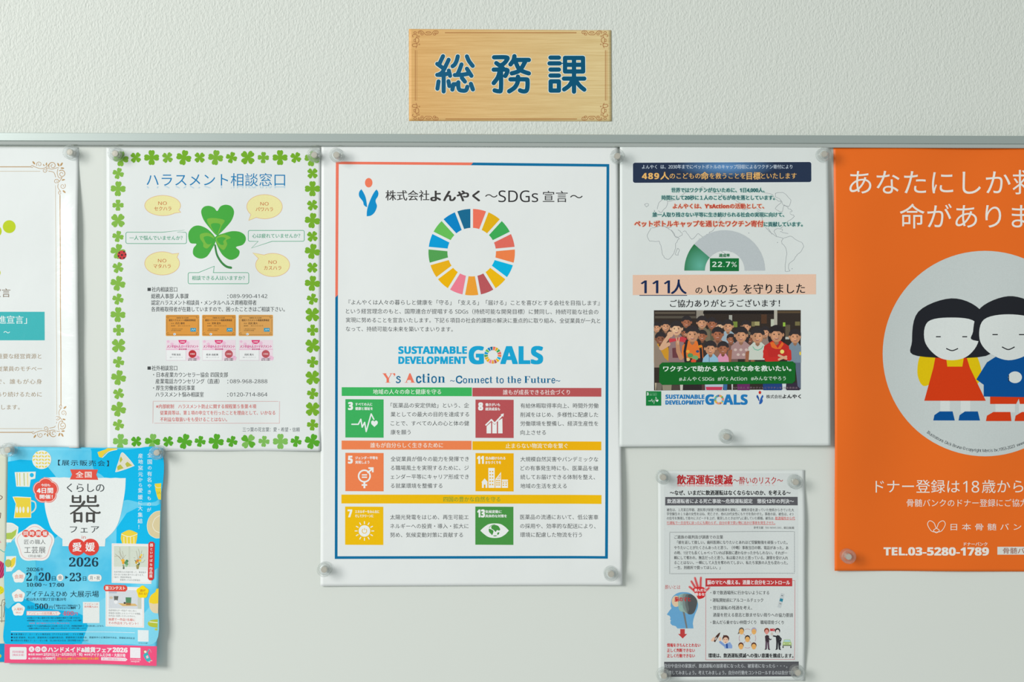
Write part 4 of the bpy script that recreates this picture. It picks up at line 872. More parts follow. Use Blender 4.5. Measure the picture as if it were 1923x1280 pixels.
p.line([Z(340, 450), Z(350, 560), Z(385, 640)], 7, A_, 8.7, w1=8.5); p.line([Z(345, 470), Z(325, 390)], 2.2, C_, 8.8); p.line([Z(350, 470), Z(362, 388)], 2.2, C_, 8.8)
kid(905, 520, 68, B_, (226, 150, 180), L=8.7, bw=1.0, look=1)
kid(750, 520, 74, A_, (150, 190, 214), L=9.8, bw=1.25, look=1)
p.line([Z(735, 600), Z(735, 690)], .8, (60, 80, 110), 10.1)
# lower strip beneath the green banner
for a, c_, c in ((60, 80, (190, 176, 150)), (80, 150, (120, 112, 100)), (150, 270, (150, 140, 120)), (270, 370, (80, 66, 60)), (370, 410, (206, 200, 190)), (410, 640, (46, 36, 38)), (640, 680, (90, 60, 60)), (680, 910, (186, 200, 214)), (910, 960, (60, 110, 160)), (1010, 1030, (214, 214, 214)), (1080, 1240, (110, 40, 100)), (1400, 1640, (30, 66, 130)), (1640, 1690, (214, 220, 226)), (1690, 1860, (52, 40, 60))):
    p.poly([Z(a, 950), Z(c_, 950), Z(c_ - 5, 1042), Z(a + 5, 1042)], c, 2)
p.poly([Z(690, 1000), Z(900, 1000), Z(890, 1040), Z(700, 1040)], (206, 60, 90), 3); p.poly([Z(1800, 700), Z(1868, 680), Z(1868, 1030), Z(1830, 990)], (96, 108, 130), 4)
p.text('NPO法人 世界の子どもにワクチンを 日本委員会', 1376, 1496, 727.5, 4.2, (140, 116, 128), .01, L=6)
p = p6.part('photo_banner')
z = [(115, 730), (150, 698), (1770, 684), (1805, 715), (1800, 925), (1765, 958), (150, 975), (112, 940)]
p.poly([Z(*q) for q in z], (8, 104, 34), 11)
p.text('ワクチンで助かる', 1244.8, 1345.3, 692, 11.5, (226, 238, 228), .03, L=12, dy=-.3); p.text('ちいさな命を救いたい。', 1350.8, 1484, 691.4, 11.5, (226, 238, 228), .03, L=12, dy=-.3)
p.text('#よんやくSDGs', 1274.3, 1340, 710.8, 8.8, (222, 236, 224), .008, L=12); p.text("#Y's Action", 1346.5, 1401.5, 710.3, 7.2, (222, 236, 224), .008, L=12); p.text('#みんなでやろう', 1409, 1474, 709.8, 8.8, (222, 236, 224), .008, L=12)
p = p6.part('goal_icon'); p.rect(1212.3, 734, 1240.9, 761, (8, 128, 58), 2); p.text('3', 1214, 1217, 739, 5.2, WI, .04); p.text('すべての人に', 1219, 1233, 737.6, 2.4, (150, 206, 170), .01); p.text('健康と福祉を', 1219, 1233, 740.8, 2.4, (150, 206, 170), .01); icon3(p, 1212.3, 734.2, 27.5, w=.9)
q = p6.part('goals_wordmark'); goals(q, 1249, 740.3, .567, (26, 124, 192), p6.part('small_wheel', q))
company_logo(p6.part('company_logo'), 1417.7, 728.2, 36.8, (206, 44, 38), (36, 84, 160), (36, 96, 180))
p = p6.part('company_name'); p.text('株式会社', 1437.5, 1467, 744, 7.4, (60, 62, 66), .01); p.text('よんやく', 1468, 1502, 743.6, 8.2, (40, 42, 46), .04)

# ---- orange donor poster
def lift7(u, v): return 0.0003 + 0.006 * math.exp(-((u - 0.04) / 0.12) ** 2) * (0.25 + 0.75 * math.sin(min(1, v * 1.05) * math.pi)) * 0.7 + 0.0012 * math.sin(u * 7 + v * 2) ** 2 + 0.0005 * math.sin(v * 11 + u * 6) ** 2
ORG = paper_mat('orange_poster_paper', (236, 108, 24), rough=0.4, bump=0.03, scale=9)
p7 = Sheet('donor_poster', 'tall orange poster with a white circle and two drawn children, at the board\'s right edge', 'poster',
           [(1564.5, 277), (2131, 279), (2133, 1073.5), (1566, 1070.3)], 0.0004, lift7, ORG, step=6, lay=0.00003, e0=0.00005)
WO = (238, 232, 224)
p = p7.part('title')
p.text('あなたにしか救えない', 1593.5, 2101, 342.5, 50, WO, -.004); p.text('命があります。', 1688.5, 2008, 406, 50, WO, -.004)
p = p7.part('white_circle'); p.ell(1848.5, 663.5, 192.5, 192.5, (200, 208, 207), 1, 96)
# plain generic children in the same colours
p = p7.part('drawn_girl'); K = (34, 36, 42); RD7, YL, BL7, SK = (214, 60, 16), (226, 194, 8), (0, 80, 150), (216, 222, 220)
p.poly(cr([(1730, 664), (1722, 700), (1733, 724), (1752, 712), (1762, 664)], True), YL, 2); p.poly(cr([(1830, 664), (1842, 700), (1832, 722), (1812, 712), (1806, 664)], True), YL, 2)
p.poly([(1757, 664), (1812, 664), (1820, 690), (1850, 752), (1735, 752), (1752, 690)], RD7, 3); p.poly([(1775, 664), (1810, 664), (1806, 688), (1778, 688)], YL, 4)
p.poly([(1765, 752), (1783, 752), (1783, 774), (1765, 774)], SK, 2); p.poly([(1803, 752), (1821, 752), (1821, 774), (1803, 774)], SK, 2)
for x in (1752, 1799): p.poly([(x, 789), (x + 2, 779), (x + 12, 772), (x + 36, 772), (x + 40, 789)], BL7, 3)
p.poly(cr([(1786, 560), (1724, 585), (1712, 640), (1722, 668), (1850, 668), (1858, 630), (1838, 580)], True), K, 4.5)
p.poly(cr([(1786, 596), (1742, 604), (1736, 640), (1758, 668), (1786, 676), (1816, 668), (1836, 640), (1830, 604)], True), (218, 224, 222), 5)
p.line([(1757, 632), (1766, 632)], 2, K, 6); p.line([(1806, 632), (1815, 632)], 2, K, 6); p.line(cr([(1776, 654), (1787, 658), (1798, 654)]), 2, K, 6)
p = p7.part('drawn_boy')
p.poly([(1868, 752), (1905, 752), (1905, 774), (1868, 774)], SK, 3); p.poly([(1912, 752), (1948, 752), (1948, 774), (1912, 774)], SK, 3)
p.poly([(1858, 736), (1960, 736), (1958, 758), (1914, 758), (1912, 748), (1907, 758), (1858, 758)], RD7, 4)
p.poly([(1852, 680), (1880, 662), (1945, 662), (1972, 680), (1984, 722), (1962, 726), (1962, 746), (1846, 744), (1846, 722), (1832, 712)], BL7, 6)
p.line([(1862, 704), (1900, 712)], 20, BL7, 6.5); p.ell(1905, 708, 13, 11, SK, 7, 24); p.line([(1893, 704), (1893, 716)], 1.4, K, 7.5)
for x in (1850, 1904): p.poly([(x, 790), (x + 2, 780), (x + 14, 773), (x + 46, 773), (x + 48, 790)], RD7, 5)
p.poly(cr([(1892, 556), (1840, 578), (1826, 622), (1834, 640), (1954, 640), (1960, 600), (1940, 570)], True), K, 7.5)
p.poly(cr([(1892, 590), (1846, 600), (1838, 636), (1856, 662), (1892, 676), (1930, 664), (1950, 636), (1942, 600)], True), (218, 224, 222), 8)
p.line([(1862, 628), (1872, 628)], 2, K, 9); p.line([(1912, 628), (1922, 628)], 2, K, 9); p.line(cr([(1880, 651), (1892, 656), (1904, 651)]), 2, K, 9)
p = p7.part('credit_line')
cs = 'Illustrations Dick Bruna © copyright Mercis bv,1953-2023  www.'
a0 = math.atan2(811 - 663.5, 1740 - 1848.5); a1 = math.atan2(831 - 663.5, 1923 - 1848.5)
wd = {'i': .5, 'l': .45, 't': .6, 'I': .5, ' ': .5, ',': .4, '.': .4, 'r': .65, 'M': 1.4, 'w': 1.3, '©': 1.3, 'D': 1.25, 'B': 1.2, '-': .6, 'g': 1.05}
ws = [wd.get(ch, 1.0) for ch in cs]; acc = 0; tot = sum(ws)
for ch, w_ in zip(cs, ws):
    if ch != ' ':
        a = a0 + (a1 - a0) * (acc / tot); x = 1848.5 + 184.5 * math.cos(a); y = 663.5 + 184.5 * math.sin(a)
        JOBS.append(dict(part=p, s=ch if ord(ch) < 128 else ch, x0=x, x1=None, yc=y - (2.75 if ord(ch) < 128 else 3), h=5.5 if ord(ch) < 128 else 8, c=ink((60, 66, 72)), b=.005, dy=0, L=3, rot=a - math.pi / 2, flip=None, skew=0, style=None))
    acc += w_
p = p7.part('registration_text')
p.text('ドナー登録は', 1643, 1801, 912.5, 27, WO, -.004, dy=0); p.text('18', 1807, 1837.5, 913, 21.5, WO, -.004); p.text('歳から', 1842.5, 1921, 912.5, 27, WO, -.004); p.text('骨髄バンクのドナー登録にご協力ください。', 1702, 1996, 943.5, 15.6, WO, -.002)
p = p7.part('bank_logo')
B7 = [(1757, 998), (1748, 996), (1741, 984), (1745, 977), (1753, 981), (1757.5, 991), (1762, 981), (1770, 977), (1774, 984), (1767, 996), (1758, 998)]
p.line(cr(B7), 1.2, WO, 2); p.line(cr([(1757.5, 991), (1752, 995), (1757.5, 999.5), (1763, 995), (1757.5, 991)]), 1.2, WO, 2)
p7.part('bank_name').text('日本骨髄バンク', 1784, 1940, 988.5, 14, WO, 0)
p = p7.part('phone_text'); p.text('TEL.03-5280-1789', 1659, 1855.5, 1034.4, 14.5, WO, .03); p.text('ドナーバンク', 1809, 1853, 1020.6, 7.5, WO, .02)
p = p7.part('search_box'); p.rect(1872, 1025.8, 2045, 1040.6, (222, 222, 216), 1); p.text('骨髄バンク', 1882.5, 1950, 1033.2, 12.5, (150, 74, 36), 0)
# ---- small drink-driving notice
def lift8(u, v): return 0.0003 + 0.0024 * smooth(0.66, 1.05, u) * (smooth(0.02, .25, v) * (1 - smooth(.78, 1.0, v))) + 0.0004 * math.sin(v * 6) ** 2
p8 = Sheet('drink_driving_notice', 'small white notice about drink driving, pinned with four magnets below the donation poster', 'notice',
           [(1235.5, 883.5), (1510.8, 882), (1511, 1277.5), (1236.5, 1279)], 0.0004, lift8, paper_mat('white_paper_c', (224, 229, 227)), film=(3, 2.6, 2, 2.5))
RR = (190, 28, 34)
p = p8.part('grey_ground'); p.rect(1246.5, 888, 1498, 1240, (217, 222, 221), 0)
p = p8.part('title')
p.text('飲酒運転撲滅', 1271.3, 1375.3, 900, 19, RR, .03); p.text('～酔いのリスク～', 1376.5, 1470, 901.5, 15, RR, .012)
p.text('飲酒運転撲滅', 1271.3, 1375.3, 900, 19, (226, 178, 178), .03, flip=(908.8, 912.6, .8)); p.text('～酔いのリスク～', 1376.5, 1470, 901.5, 15, (228, 190, 190), .012, flip=(908.4, 911.5, .8))
p8.part('subtitle').text('～なぜ、いまだに飲酒運転はなくならないのか、を考える～', 1258, 1484, 924.6, 10, (34, 34, 38), .03)
p = p8.part('grey_banner'); p.rect(1249, 932.6, 1497.2, 948.4, (92, 92, 97), 1, d=-.5); p.text('飲酒運転者による死亡事故～危険運転認定　懲役12年の判決～', 1252.8, 1490, 940.3, 9, (222, 224, 226), .02)
p = p8.part('report_text'); T8 = (70, 72, 76)
for s, a, c_, y, c in (('被告は、１月某日早朝、酒気帯び状態で軽自動車を運転し、横断歩道を渡っていた他県からきていた大', 1252, 1490, 956.6, T8), ('学受験生の１９歳の女性をはね、死亡させ、他の20代女性にもケガを負わせた。事故の前、被告は、4つ', 1252, 1489, 964.3, T8),
                       ('の信号を無視して徐々にスピードを上げ、衝突したときは70㌔に達していた模様。被告は、', 1252, 1453.5, 972.3, T8), ('飲酒場所から代', 1455, 1491.7, 972, (212, 70, 66)), ('行運転で一旦自宅に戻ったにも関わらず、自分の車で買い物に出かけ事故を発生させた。', 1252, 1455, 980.8, (212, 70, 66)),
                       ('参考文献', 1415, 1433, 990, T8), ('TBS NEWS DIG', 1436, 1466.5, 990, T8), (', 朝日新聞', 1468.5, 1490, 990, T8)):
    if s[0] == 'T': p.text(s, a, c_, y, 3.2, c, .004)
    else: p.text(s, a, c_, y, 6.4 if y < 985 else 5, c, .008)
p.rect(1455, 974.8, 1492, 975.4, (212, 70, 66), 2); p.rect(1252, 984, 1455.5, 984.6, (212, 70, 66), 2)
p = p8.part('quote_box'); p.dash([(1257.6, 998.6), (1490.8, 996.8), (1491, 1075.2), (1257.6, 1076.6), (1257.6, 998.6)], 1.2, (112, 116, 120), 2, 1.2, 1.3)
for s, a, c_, y in (('ご遺族の裁判及び調書での言葉', 1266, 1357.5, 1007.6), ('「娘を返して欲しい。歯科医師になりたいとあれほど受験勉強を頑張っていた。', 1271.5, 1478, 1017.5), ('やりたいことがたくさんあったと思う。（中略）事故当日の朝、電話があった。あ', 1266, 1479.5, 1027.5),
                    ('の時、1分でも長くしゃべっていれば事故に遭わなかったかもしれない。それが一', 1266, 1477.5, 1037.2), ('瞬にして奪われ、無念だったと思う。私は殺されたと思っている。謝罪を受け入れ', 1266, 1479, 1046.5), ('ることはない。一瞬にして人生を奪われてしまい、私たち家族の人生も変わった。', 1266, 1478.5, 1055.6), ('一生、刑務所で償ってほしい。」', 1266, 1352.5, 1065)):
    p.text(s, a, c_, y, 7.2, (56, 58, 62), .012)
Z = lambda a, b_: (1225 + a / 6.097, 1070 + b_ / 6.097)
p = p8.part('head_diagram'); BH = (106, 168, 212)
p.text('酔いとは', 1249, 1277.5, 1101.5, 8.8, (200, 70, 70), -.004)
p.poly([Z(*q) for q in [(165, 505), (195, 462), (218, 435), (208, 410)]] + cr([Z(*q) for q in [(208, 410), (215, 350), (235, 300), (290, 260), (360, 250), (430, 262), (490, 310), (520, 370), (518, 430), (490, 500), (470, 560)]]) + [Z(*q) for q in [(462, 610), (470, 665), (285, 665), (268, 640), (225, 628), (208, 612), (205, 590), (212, 575), (200, 560), (208, 545), (196, 520), (180, 515)]], BH, 1)
p.ell(*Z(270, 355), 8, 10.5, (226, 200, 168), 2)
for k, (a, c) in enumerate(((300, (156, 190, 176)), (325, (146, 170, 164)), (350, (128, 144, 142)), (380, (104, 112, 112)), (410, (84, 86, 88)))):
    w_ = 510 - a
    p.poly(cr([Z(a, 290 - 6 * k if k < 3 else 285), Z(a + w_ * .45, 268 + 3 * k), Z(505, 330), Z(508, 400), Z(470, 490), Z(410, 500 + 0 * k), Z(a + 8, 440), Z(a - 5, 380)], True), c, 2.5 + k * .4)
p.poly([Z(345, 470), Z(370, 480), Z(402, 662), Z(385, 664)], (120, 124, 124), 4.5); p.poly([Z(300, 400), Z(345, 400), Z(350, 475), Z(320, 470), Z(300, 440)], (150, 186, 176), 4.2)
p.text('脳のマヒ', 1267, 1297, 1124.3, 9.5, (206, 40, 44), .03, L=7)
p = p8.part('red_hand'); HC = (214, 40, 44)
Hf = [[(520, 270), (450, 210), (425, 190)], [(510, 230), (470, 165), (447, 128)], [(525, 210), (500, 130), (487, 88)], [(550, 215), (552, 130), (555, 85)], [(590, 250), (635, 215), (650, 198)]]
for wd_, c, L in ((5.4, (236, 190, 190), 5), (4.6, HC, 5.6), (3.0, (240, 214, 214), 6.2), (2.2, HC, 6.8)):
    for i, f in enumerate(Hf): p.line([Z(*q) for q in f], wd_ - (.3 if i == 4 else 0), c, L + .1 * (i % 4), w1=wd_ * .8)
p.poly(cr([Z(470, 205), Z(540, 190), Z(600, 205), Z(612, 260), Z(590, 310), Z(530, 328), Z(505, 290), Z(478, 250)], True), HC, 8)
p.text('飲んだら', 1304, 1325.5, 1107.3, 6.2, (244, 226, 226), .04, L=9); p.text('乗るな！', 1305, 1325, 1115, 6.2, (244, 226, 226), .04, L=9)
p = p8.part('red_arrow'); p.poly([Z(*q) for q in [(318, 672), (370, 672), (370, 728), (398, 728), (346, 780), (293, 728), (318, 728)]], (196, 62, 62), 2)
p = p8.part('warning_text')
for s, c_, y in (('情報をきちんととれない', 1315, 1210.4), ('正しく判断できない', 1304.6, 1220.2), ('正しく行動できない', 1304.6, 1230.2)): p.text(s, 1252.6, c_, y, 7.6, (206, 38, 44), .028)
p = p8.part('advice_box'); p.line([(1325.2, 1100), (1325, 1237.8), (1491.2, 1237), (1491.8, 1088.8), (1487, 1088.8)], .8, (206, 120, 124), 2)
p.rect(1324.6, 1085.2, 1486.8, 1100.6, (196, 56, 58), 3, d=-1); p.text('脳のマヒへ備える。酒量と自分をコントロール', 1328, 1482.3, 1092.6, 9, (240, 226, 226), .03, L=4)
for s, a, c_, y in (('・車で飲酒場所に行かないようにする', 1334, 1444, 1112), ('・運転開始前にアルコールチェック', 1334, 1433, 1126), ('・翌日運転の残酒を考え、', 1334, 1412, 1140.3), ('酒量を控える意志と飲ませない周りへの協力要請', 1338.8, 1488, 1153.6), ('・飲んだら乗せない仲間づくり　職場環境づくり', 1334, 1471, 1167.5)): p.text(s, a, c_, y, 8, (52, 54, 58), .012)
p.text('環境は、飲酒運転撲滅への強い意識を醸成します。', 1330, 1489, 1229.8, 8.8, (32, 32, 36), .03)
p = p8.part('breath_checker')
p.poly([Z(1470, 258), Z(1510, 268), Z(1468, 432), Z(1428, 420)], (198, 204, 206), 3); p.poly([Z(1460, 318), Z(1494, 326), Z(1486, 360), Z(1452, 350)], (40, 134, 160), 4); p.line([Z(1450, 378), Z(1472, 384)], 1, (120, 100, 84), 4); p.line([Z(1472, 285), Z(1492, 290)], 1.4, (120, 124, 128), 4)
# little figures along the bottom of the advice box
p = p8.part('small_drawings'); V = lambda a, b_: (1320 + a / 10.683, 1170 + b_ / 10.683); FS = (240, 198, 172); FO = (238, 180, 106)
def E(a, b_, rx, ry, c, L): p.ell(1320 + a / 10.683, 1170 + b_ / 10.683, rx / 10.683, ry / 10.683, c, L, 20)
p.poly([V(200, 340), V(265, 240), V(315, 190), V(345, 175), V(340, 200), V(325, 240), V(240, 375)], (76, 46, 36), 3); p.poly([V(232, 310), V(262, 268), V(285, 285), V(250, 335)], (200, 190, 184), 4)
p.poly(cr([V(165, 320), V(220, 265), V(235, 290), V(215, 350), V(165, 352)], True), FS, 4)
E(340, 310, 28, 40, FS, 3); p.line([V(345, 370), V(430, 440), V(500, 430)], 4.2, (130, 160, 214), 3); p.poly([V(430, 420), V(480, 395), V(540, 370), V(585, 440), V(585, 495), V(430, 498)], (140, 168, 218), 3); p.poly([V(460, 405), V(490, 400), V(498, 495), V(465, 495)], (24, 70, 150), 4)
E(455, 300, 68, 70, (84, 50, 44), 3.5); p.poly([V(400, 270), V(410, 225), V(440, 240)], (84, 50, 44), 3.5); E(452, 335, 54, 62, FS, 4); p.line([V(420, 310), V(440, 320)], .8, (80, 50, 44), 5); p.line([V(465, 322), V(485, 310)], .8, (80, 50, 44), 5); p.line([V(440, 375), V(465, 370)], .8, (120, 60, 50), 5)
for a, b_, hc in ((770, 155, (110, 100, 92)), (1020, 155, (176, 168, 190)), (890, 310, (60, 50, 44)), (760, 455, (90, 44, 38)), (1018, 455, (90, 50, 40))):
    E(a, b_ - 18, 54, 62, hc, 3); E(a, b_ + 6, 46, 56, FO, 4)
    for sgn in (-1, 1): E(a + 18 * sgn, b_, 4, 4, (130, 80, 50), 5)
p.poly([V(690, 210), V(720, 150), V(730, 200)], (110, 100, 92), 3)
for q in ([(835, 120), (890, 108), (945, 120)], [(735, 235), (722, 300), (738, 360)], [(1045, 235), (1055, 300), (1042, 355)], [(835, 478), (890, 490), (945, 478)], [(810, 205), (850, 245)], [(970, 205), (935, 245)], [(810, 395), (845, 355)], [(970, 395), (935, 355)]): p.line(cr([V(*z_) for z_ in q]), .8, (190, 140, 150), 3)
def suit(x, hc, bc, pc, face, L):
    E(x, 140, 52, 55, hc, L); E(x, 165, 36, 50, face, L + .5); p.poly([V(x - 35, 250), V(x, 225), V(x + 45, 240), V(x + 50, 370), V(x - 25, 375)], bc, L + 1)
    p.line([V(x - 8, 370), V(x - 12, 500)], 3.2, pc, L + 1); p.line([V(x + 28, 370), V(x + 40, 500)], 3.2, pc, L + 1); p.line([V(x - 40, 516), V(x - 8, 510)], 1.6, (40, 34, 38), L + 1.5); p.line([V(x + 28, 510), V(x + 68, 520)], 1.6, (40, 34, 38), L + 1.5)
suit(1275, (140, 64, 40), (60, 46, 56), (92, 70, 88), (226, 150, 140), 3); p.line([V(1310, 280), V(1340, 320), V(1370, 308)], 1.8, (60, 46, 56), 5)
suit(1490, (40, 36, 40), (44, 44, 50), (40, 42, 48), (220, 214, 210), 3); p.line([V(1470, 255), V(1410, 245)], 2.6, (44, 44, 50), 5); E(1378, 205, 24, 34, (206, 196, 186), 4); p.line([V(1530, 270), V(1560, 300), V(1545, 350)], 2.4, (44, 44, 50), 5); p.poly([V(1535, 360), V(1560, 380), V(1555, 440), V(1535, 430)], (44, 44, 50), 5)
p.text('NO!', 1446, 1454.5, 1181.5, 4.6, (206, 40, 50), .05, L=5)
p.poly([V(1590, 380), V(1605, 360), V(1622, 312), V(1740, 312), V(1755, 360), V(1768, 380), V(1768, 440), V(1590, 440)], (176, 200, 132), 3); p.poly([V(1615, 358), V(1632, 322), V(1730, 322), V(1748, 358)], (176, 214, 226), 4); p.line([V(1590, 432), V(1768, 432)], 1.2, (70, 80, 60), 5)
for a in (1600, 1755): E(a, 465, 12, 22, (40, 40, 40), 2)
for a in (1620, 1735): E(a, 398, 15, 10, (224, 230, 190), 4)
p = p8.part('grey_footer'); p.rect(1247, 1241.6, 1499.3, 1270, (90, 91, 96), 1, d=-.9)
p.text('自分や自分の家族が、飲酒運転の加害者になったら、被害者になったら・・・。', 1247.6, 1478, 1249.3, 8.4, (196, 200, 204), .012); p.text('想像してみましょう。考えてみましょう。自分の行動をコントロールするのは自分です。', 1249, 1494, 1262, 8.4, (196, 200, 204), .012)

# ---- blue pottery fair poster, lower left
def lift3(u, v): return 0.0005 + 0.0062 * smooth(0.62, 1.05, u) * smooth(0.0, 0.8, v) + 0.0006 * math.sin(u * 5 + .5) ** 2 * smooth(.1, 1, v)
m, nt, b = nodes_of('watercolour_blue'); b.inputs['Roughness'].default_value = .35
g = nt.nodes.new('ShaderNodeTexCoord'); n1 = nt.nodes.new('ShaderNodeTexNoise'); n1.inputs['Scale'].default_value = 26; n1.inputs['Detail'].default_value = 5
nt.links.new(g.outputs['Object'], n1.inputs['Vector']); cm = nt.nodes.new('ShaderNodeMix'); cm.data_type = 'RGBA'; cm.inputs[6].default_value = lin((64, 190, 230)); cm.inputs[7].default_value = lin((116, 212, 240))
mr = nt.nodes.new('ShaderNodeMapRange'); mr.inputs[1].default_value = .35; mr.inputs[2].default_value = .65; nt.links.new(n1.outputs['Fac'], mr.inputs[0]); nt.links.new(mr.outputs[0], cm.inputs[0]); nt.links.new(cm.outputs[2], b.inputs['Base Color'])
p3 = Sheet('pottery_fair_poster', 'bright blue poster with a white bowl and yellow cups, lower left of the board', 'poster',
           [(17.5, 838), (307.5, 840.3), (298.6, 1245.6), (10.8, 1242.6)], 0.0030, lift3, m, lay=0.00003, e0=0.00006, G=6.0)
p = p3.part('background_patches'); C1, C2, C3 = (2, 182, 232), (40, 190, 232), (138, 212, 238)
p.poly([(17.2, 866), (40, 862), (70, 864), (92, 876), (106, 893), (110, 930), (110, 1005), (80, 1030), (48, 1008), (15, 1000)], C1, 1)
p.poly(cr([(174, 848), (178, 841), (240, 843), (304, 844), (303, 930), (270, 942), (236, 938), (215, 960), (200, 900), (178, 880)], True), C1, 1)
p.poly([(296, 948), (304, 944), (301.8, 1062), (283, 1075), (220, 1070), (221, 990), (240, 962), (268, 948)], C1, 1)
p.poly(cr([(14, 1130), (40, 1120), (90, 1140), (150, 1150), (168, 1172), (150, 1206), (60, 1206), (12, 1206), (12, 1160)], True), (10, 178, 226), 1)
p.poly([(11.2, 1204), (155, 1207), (168, 1172), (120, 1150), (12, 1140)], (14, 180, 228), 1.4)
p.poly(cr([(14.5, 1022), (60, 1030), (70, 1068), (60, 1110), (30, 1130), (13, 1134)], True), (92, 200, 228), 1)
p.poly(cr([(200, 1120), (255, 1160), (296, 1130), (298, 1200), (240, 1206), (170, 1206), (160, 1180)], True), (126, 210, 234), 1)
p = p3.part('bowl_drawing'); p.poly([(84.5, 895)] + [(84.5 + k * 9.6, 895 + (.5 if k % 2 else -.3) + k * .09) for k in range(1, 16)] + [(238, 896.5)] + cr([(238, 896.5), (237, 917), (234, 938), (227, 972), (217, 994), (200, 1010.7)]) + [(199, 1024.5), (119.5, 1024)] + cr([(119.5, 1010.7), (101, 995), (92, 974), (86, 945), (84.5, 895)]), (228, 234, 233), 2)
p = p3.part('headline'); DKB = (30, 60, 78)
p.text('【展示販売会】', 111, 206.5, 867.6, 11.5, DKB, .006, L=3, dy=1.6)
RB = (224, 82, 68)
q = p3.part('red_ribbon'); q.poly([(133.8, 880.4), (186, 880.6), (182.6, 890), (186.6, 899.9), (133.4, 899.2), (137.4, 889.8)], RB, 4); q.text('全国', 144.5, 174, 890, 12.2, (238, 228, 222), .02, L=5)
TI = (78, 84, 86)
p = p3.part('headline'); p.text('くらしの', 127.8, 197.7, 914.6, 18.5, TI, .012, L=4); p = p3.part('headline'); p.text('フェア', 133.5, 188, 992.4, 15.5, TI, .014, L=4); p = p3.part('headline'); p.text('in', 155.4, 163, 1007.3, 6, (214, 100, 90), .0, L=4)
q = p3.part('large_character'); Kz = lambda pts: tr(pts, 100, 900, 7.53); TC = (74, 74, 72)
for pts, w in ([((292, 228), (292, 308)), 26], [((398, 228), (398, 308)), 26], [((292, 252), (398, 252)), 16], [((296, 312), (394, 312)), 22], [((506, 228), (506, 308)), 26], [((612, 228), (612, 308)), 26], [((506, 252), (612, 252)), 16], [((510, 312), (608, 312)), 22],
               [((258, 367), (645, 367)), 20], [((640, 363), (648, 361)), 32], [((318, 465), (318, 588)), 30], [((412, 470), (412, 585)), 28], [((318, 472), (412, 472)), 22], [((318, 575), (412, 575)), 22],
               [((493, 470), (493, 585)), 28], [((588, 470), (588, 588)), 30], [((493, 472), (588, 472)), 22], [((493, 575), (588, 575)), 22]): q.line(Kz(pts), w / 7.53 * 1.18, TC, 4 + random.random())
q.line(cr(Kz([(452, 310), (420, 355), (345, 425), (262, 478)]), n=2)[:7], 38 / 7.53, TC, 5, w1=18 / 7.53); q.line(Kz([(510, 382), (560, 430), (620, 466), (660, 466), (682, 454)]), 16 / 7.53, TC, 5, w1=28 / 7.53)
q = p3.part('place_badge'); q.ell(146.7, 1025.9, 15.8, 15.8, (222, 70, 60), 4, 40); q.ell(172, 1025.9, 15.8, 15.8, (222, 70, 60), 4.3, 40); q.text('愛', 138.7, 155, 1025.5, 18, WI, .02, L=6); q.text('媛', 162.8, 180, 1025.5, 18, WI, .02, L=6)
q = p3.part('year_text'); q.text('2026', 131.8, 186.5, 1053.7, 17, DKB, .012, L=3, style='serif')
q = p3.part('days_badge')
q.poly(flower(88, 920, 24.5, .07), RB, 3); q.poly(flower(88, 920, 23.3, .07), (240, 226, 220), 4); q.poly(flower(88, 920, 22.1, .07), RB, 5)
q.text('今回も', 79.5, 96.5, 909.8, 5.4, WI, .02, L=6); q.text('4日間', 72, 101.7, 919.8, 11, WI, .035, L=6); q.text('開催！', 77, 101, 931.4, 8.4, WI, .03, L=6)
YW = (230, 206, 66); CW = (228, 232, 224)
q = p3.part('plate_drawing'); q.ell(80.7, 862.2, 18, 17.5, CW, 3, rot=-.4); 
for r in range(5):
    for k in range(6):
        x = 66 + k * 5.6; y = 849.5 + r * 6.4
        if ((x - 80.7) / 16) ** 2 + ((y - 862.2) / 16) ** 2 < 1: q.ell(x, y, 2.6, 1.3, YW, 4, 10, rot=.6 if k % 2 else -.6)
q = p3.part('cup_drawing'); q.poly([(30, 885.5), (69.5, 884.5), (68.5, 897.5), (60, 899.5), (58, 913), (33, 912.5)], CW, 3); q.ell(62, 891, 3.8, 4, (26, 184, 228), 4)
for a, c in ((33.5, (200, 200, 120)), (38.5, (228, 206, 90)), (46.5, (170, 190, 100)), (53, (232, 212, 120))): q.poly([(a, 887), (a + 1.6, 887), (a + 2.2, 911), (a + 1, 911)], c, 4)
q = p3.part('jug_drawing'); q.poly([(26, 931.5), (34, 931), (60.5, 932.5), (61, 971), (28.5, 971.5), (32, 945)], (238, 236, 220), 3); q.poly([(28, 932.5), (59.6, 933.8), (60, 970), (29.8, 970.4), (33, 945)], YW, 4)
for a in (34.5, 40.5, 46.5, 55): q.ell(a, 956, 2.1, 6, CW, 5, 14)
q.line(cr([(61, 939), (68, 942), (69.5, 951), (66, 958), (60, 962)]), 2.6, (206, 216, 206), 3)
q = p3.part('rice_bowl_drawing'); q.poly([(14.6, 980)] + cr([(14.6, 980), (26, 981), (37, 988)]) + cr([(37, 988), (35, 1002), (25, 1013)]) + [(23, 1017), (14.2, 1017)], (236, 236, 224), 3); q.poly([(14.6, 982), (26, 983), (35, 989), (33, 992), (24, 998), (14.4, 999)], (222, 226, 222), 4); q.poly([(14.4, 999.5), (24, 998.5), (34, 992), (32, 1003), (25, 1011), (14.3, 1011)], (170, 196, 84), 4)
q = p3.part('fruit_bowl_drawing'); q.poly([(14, 1043), (33, 1042.5), (32, 1060), (24, 1071), (13.8, 1072)], CW, 3); q.ell(18, 1056, 6.4, 7.5, (176, 188, 92), 4); q.poly(cr([(22, 1052), (31, 1045), (30, 1058), (23, 1064)], True), YW, 4)
q = p3.part('artisan_badge')
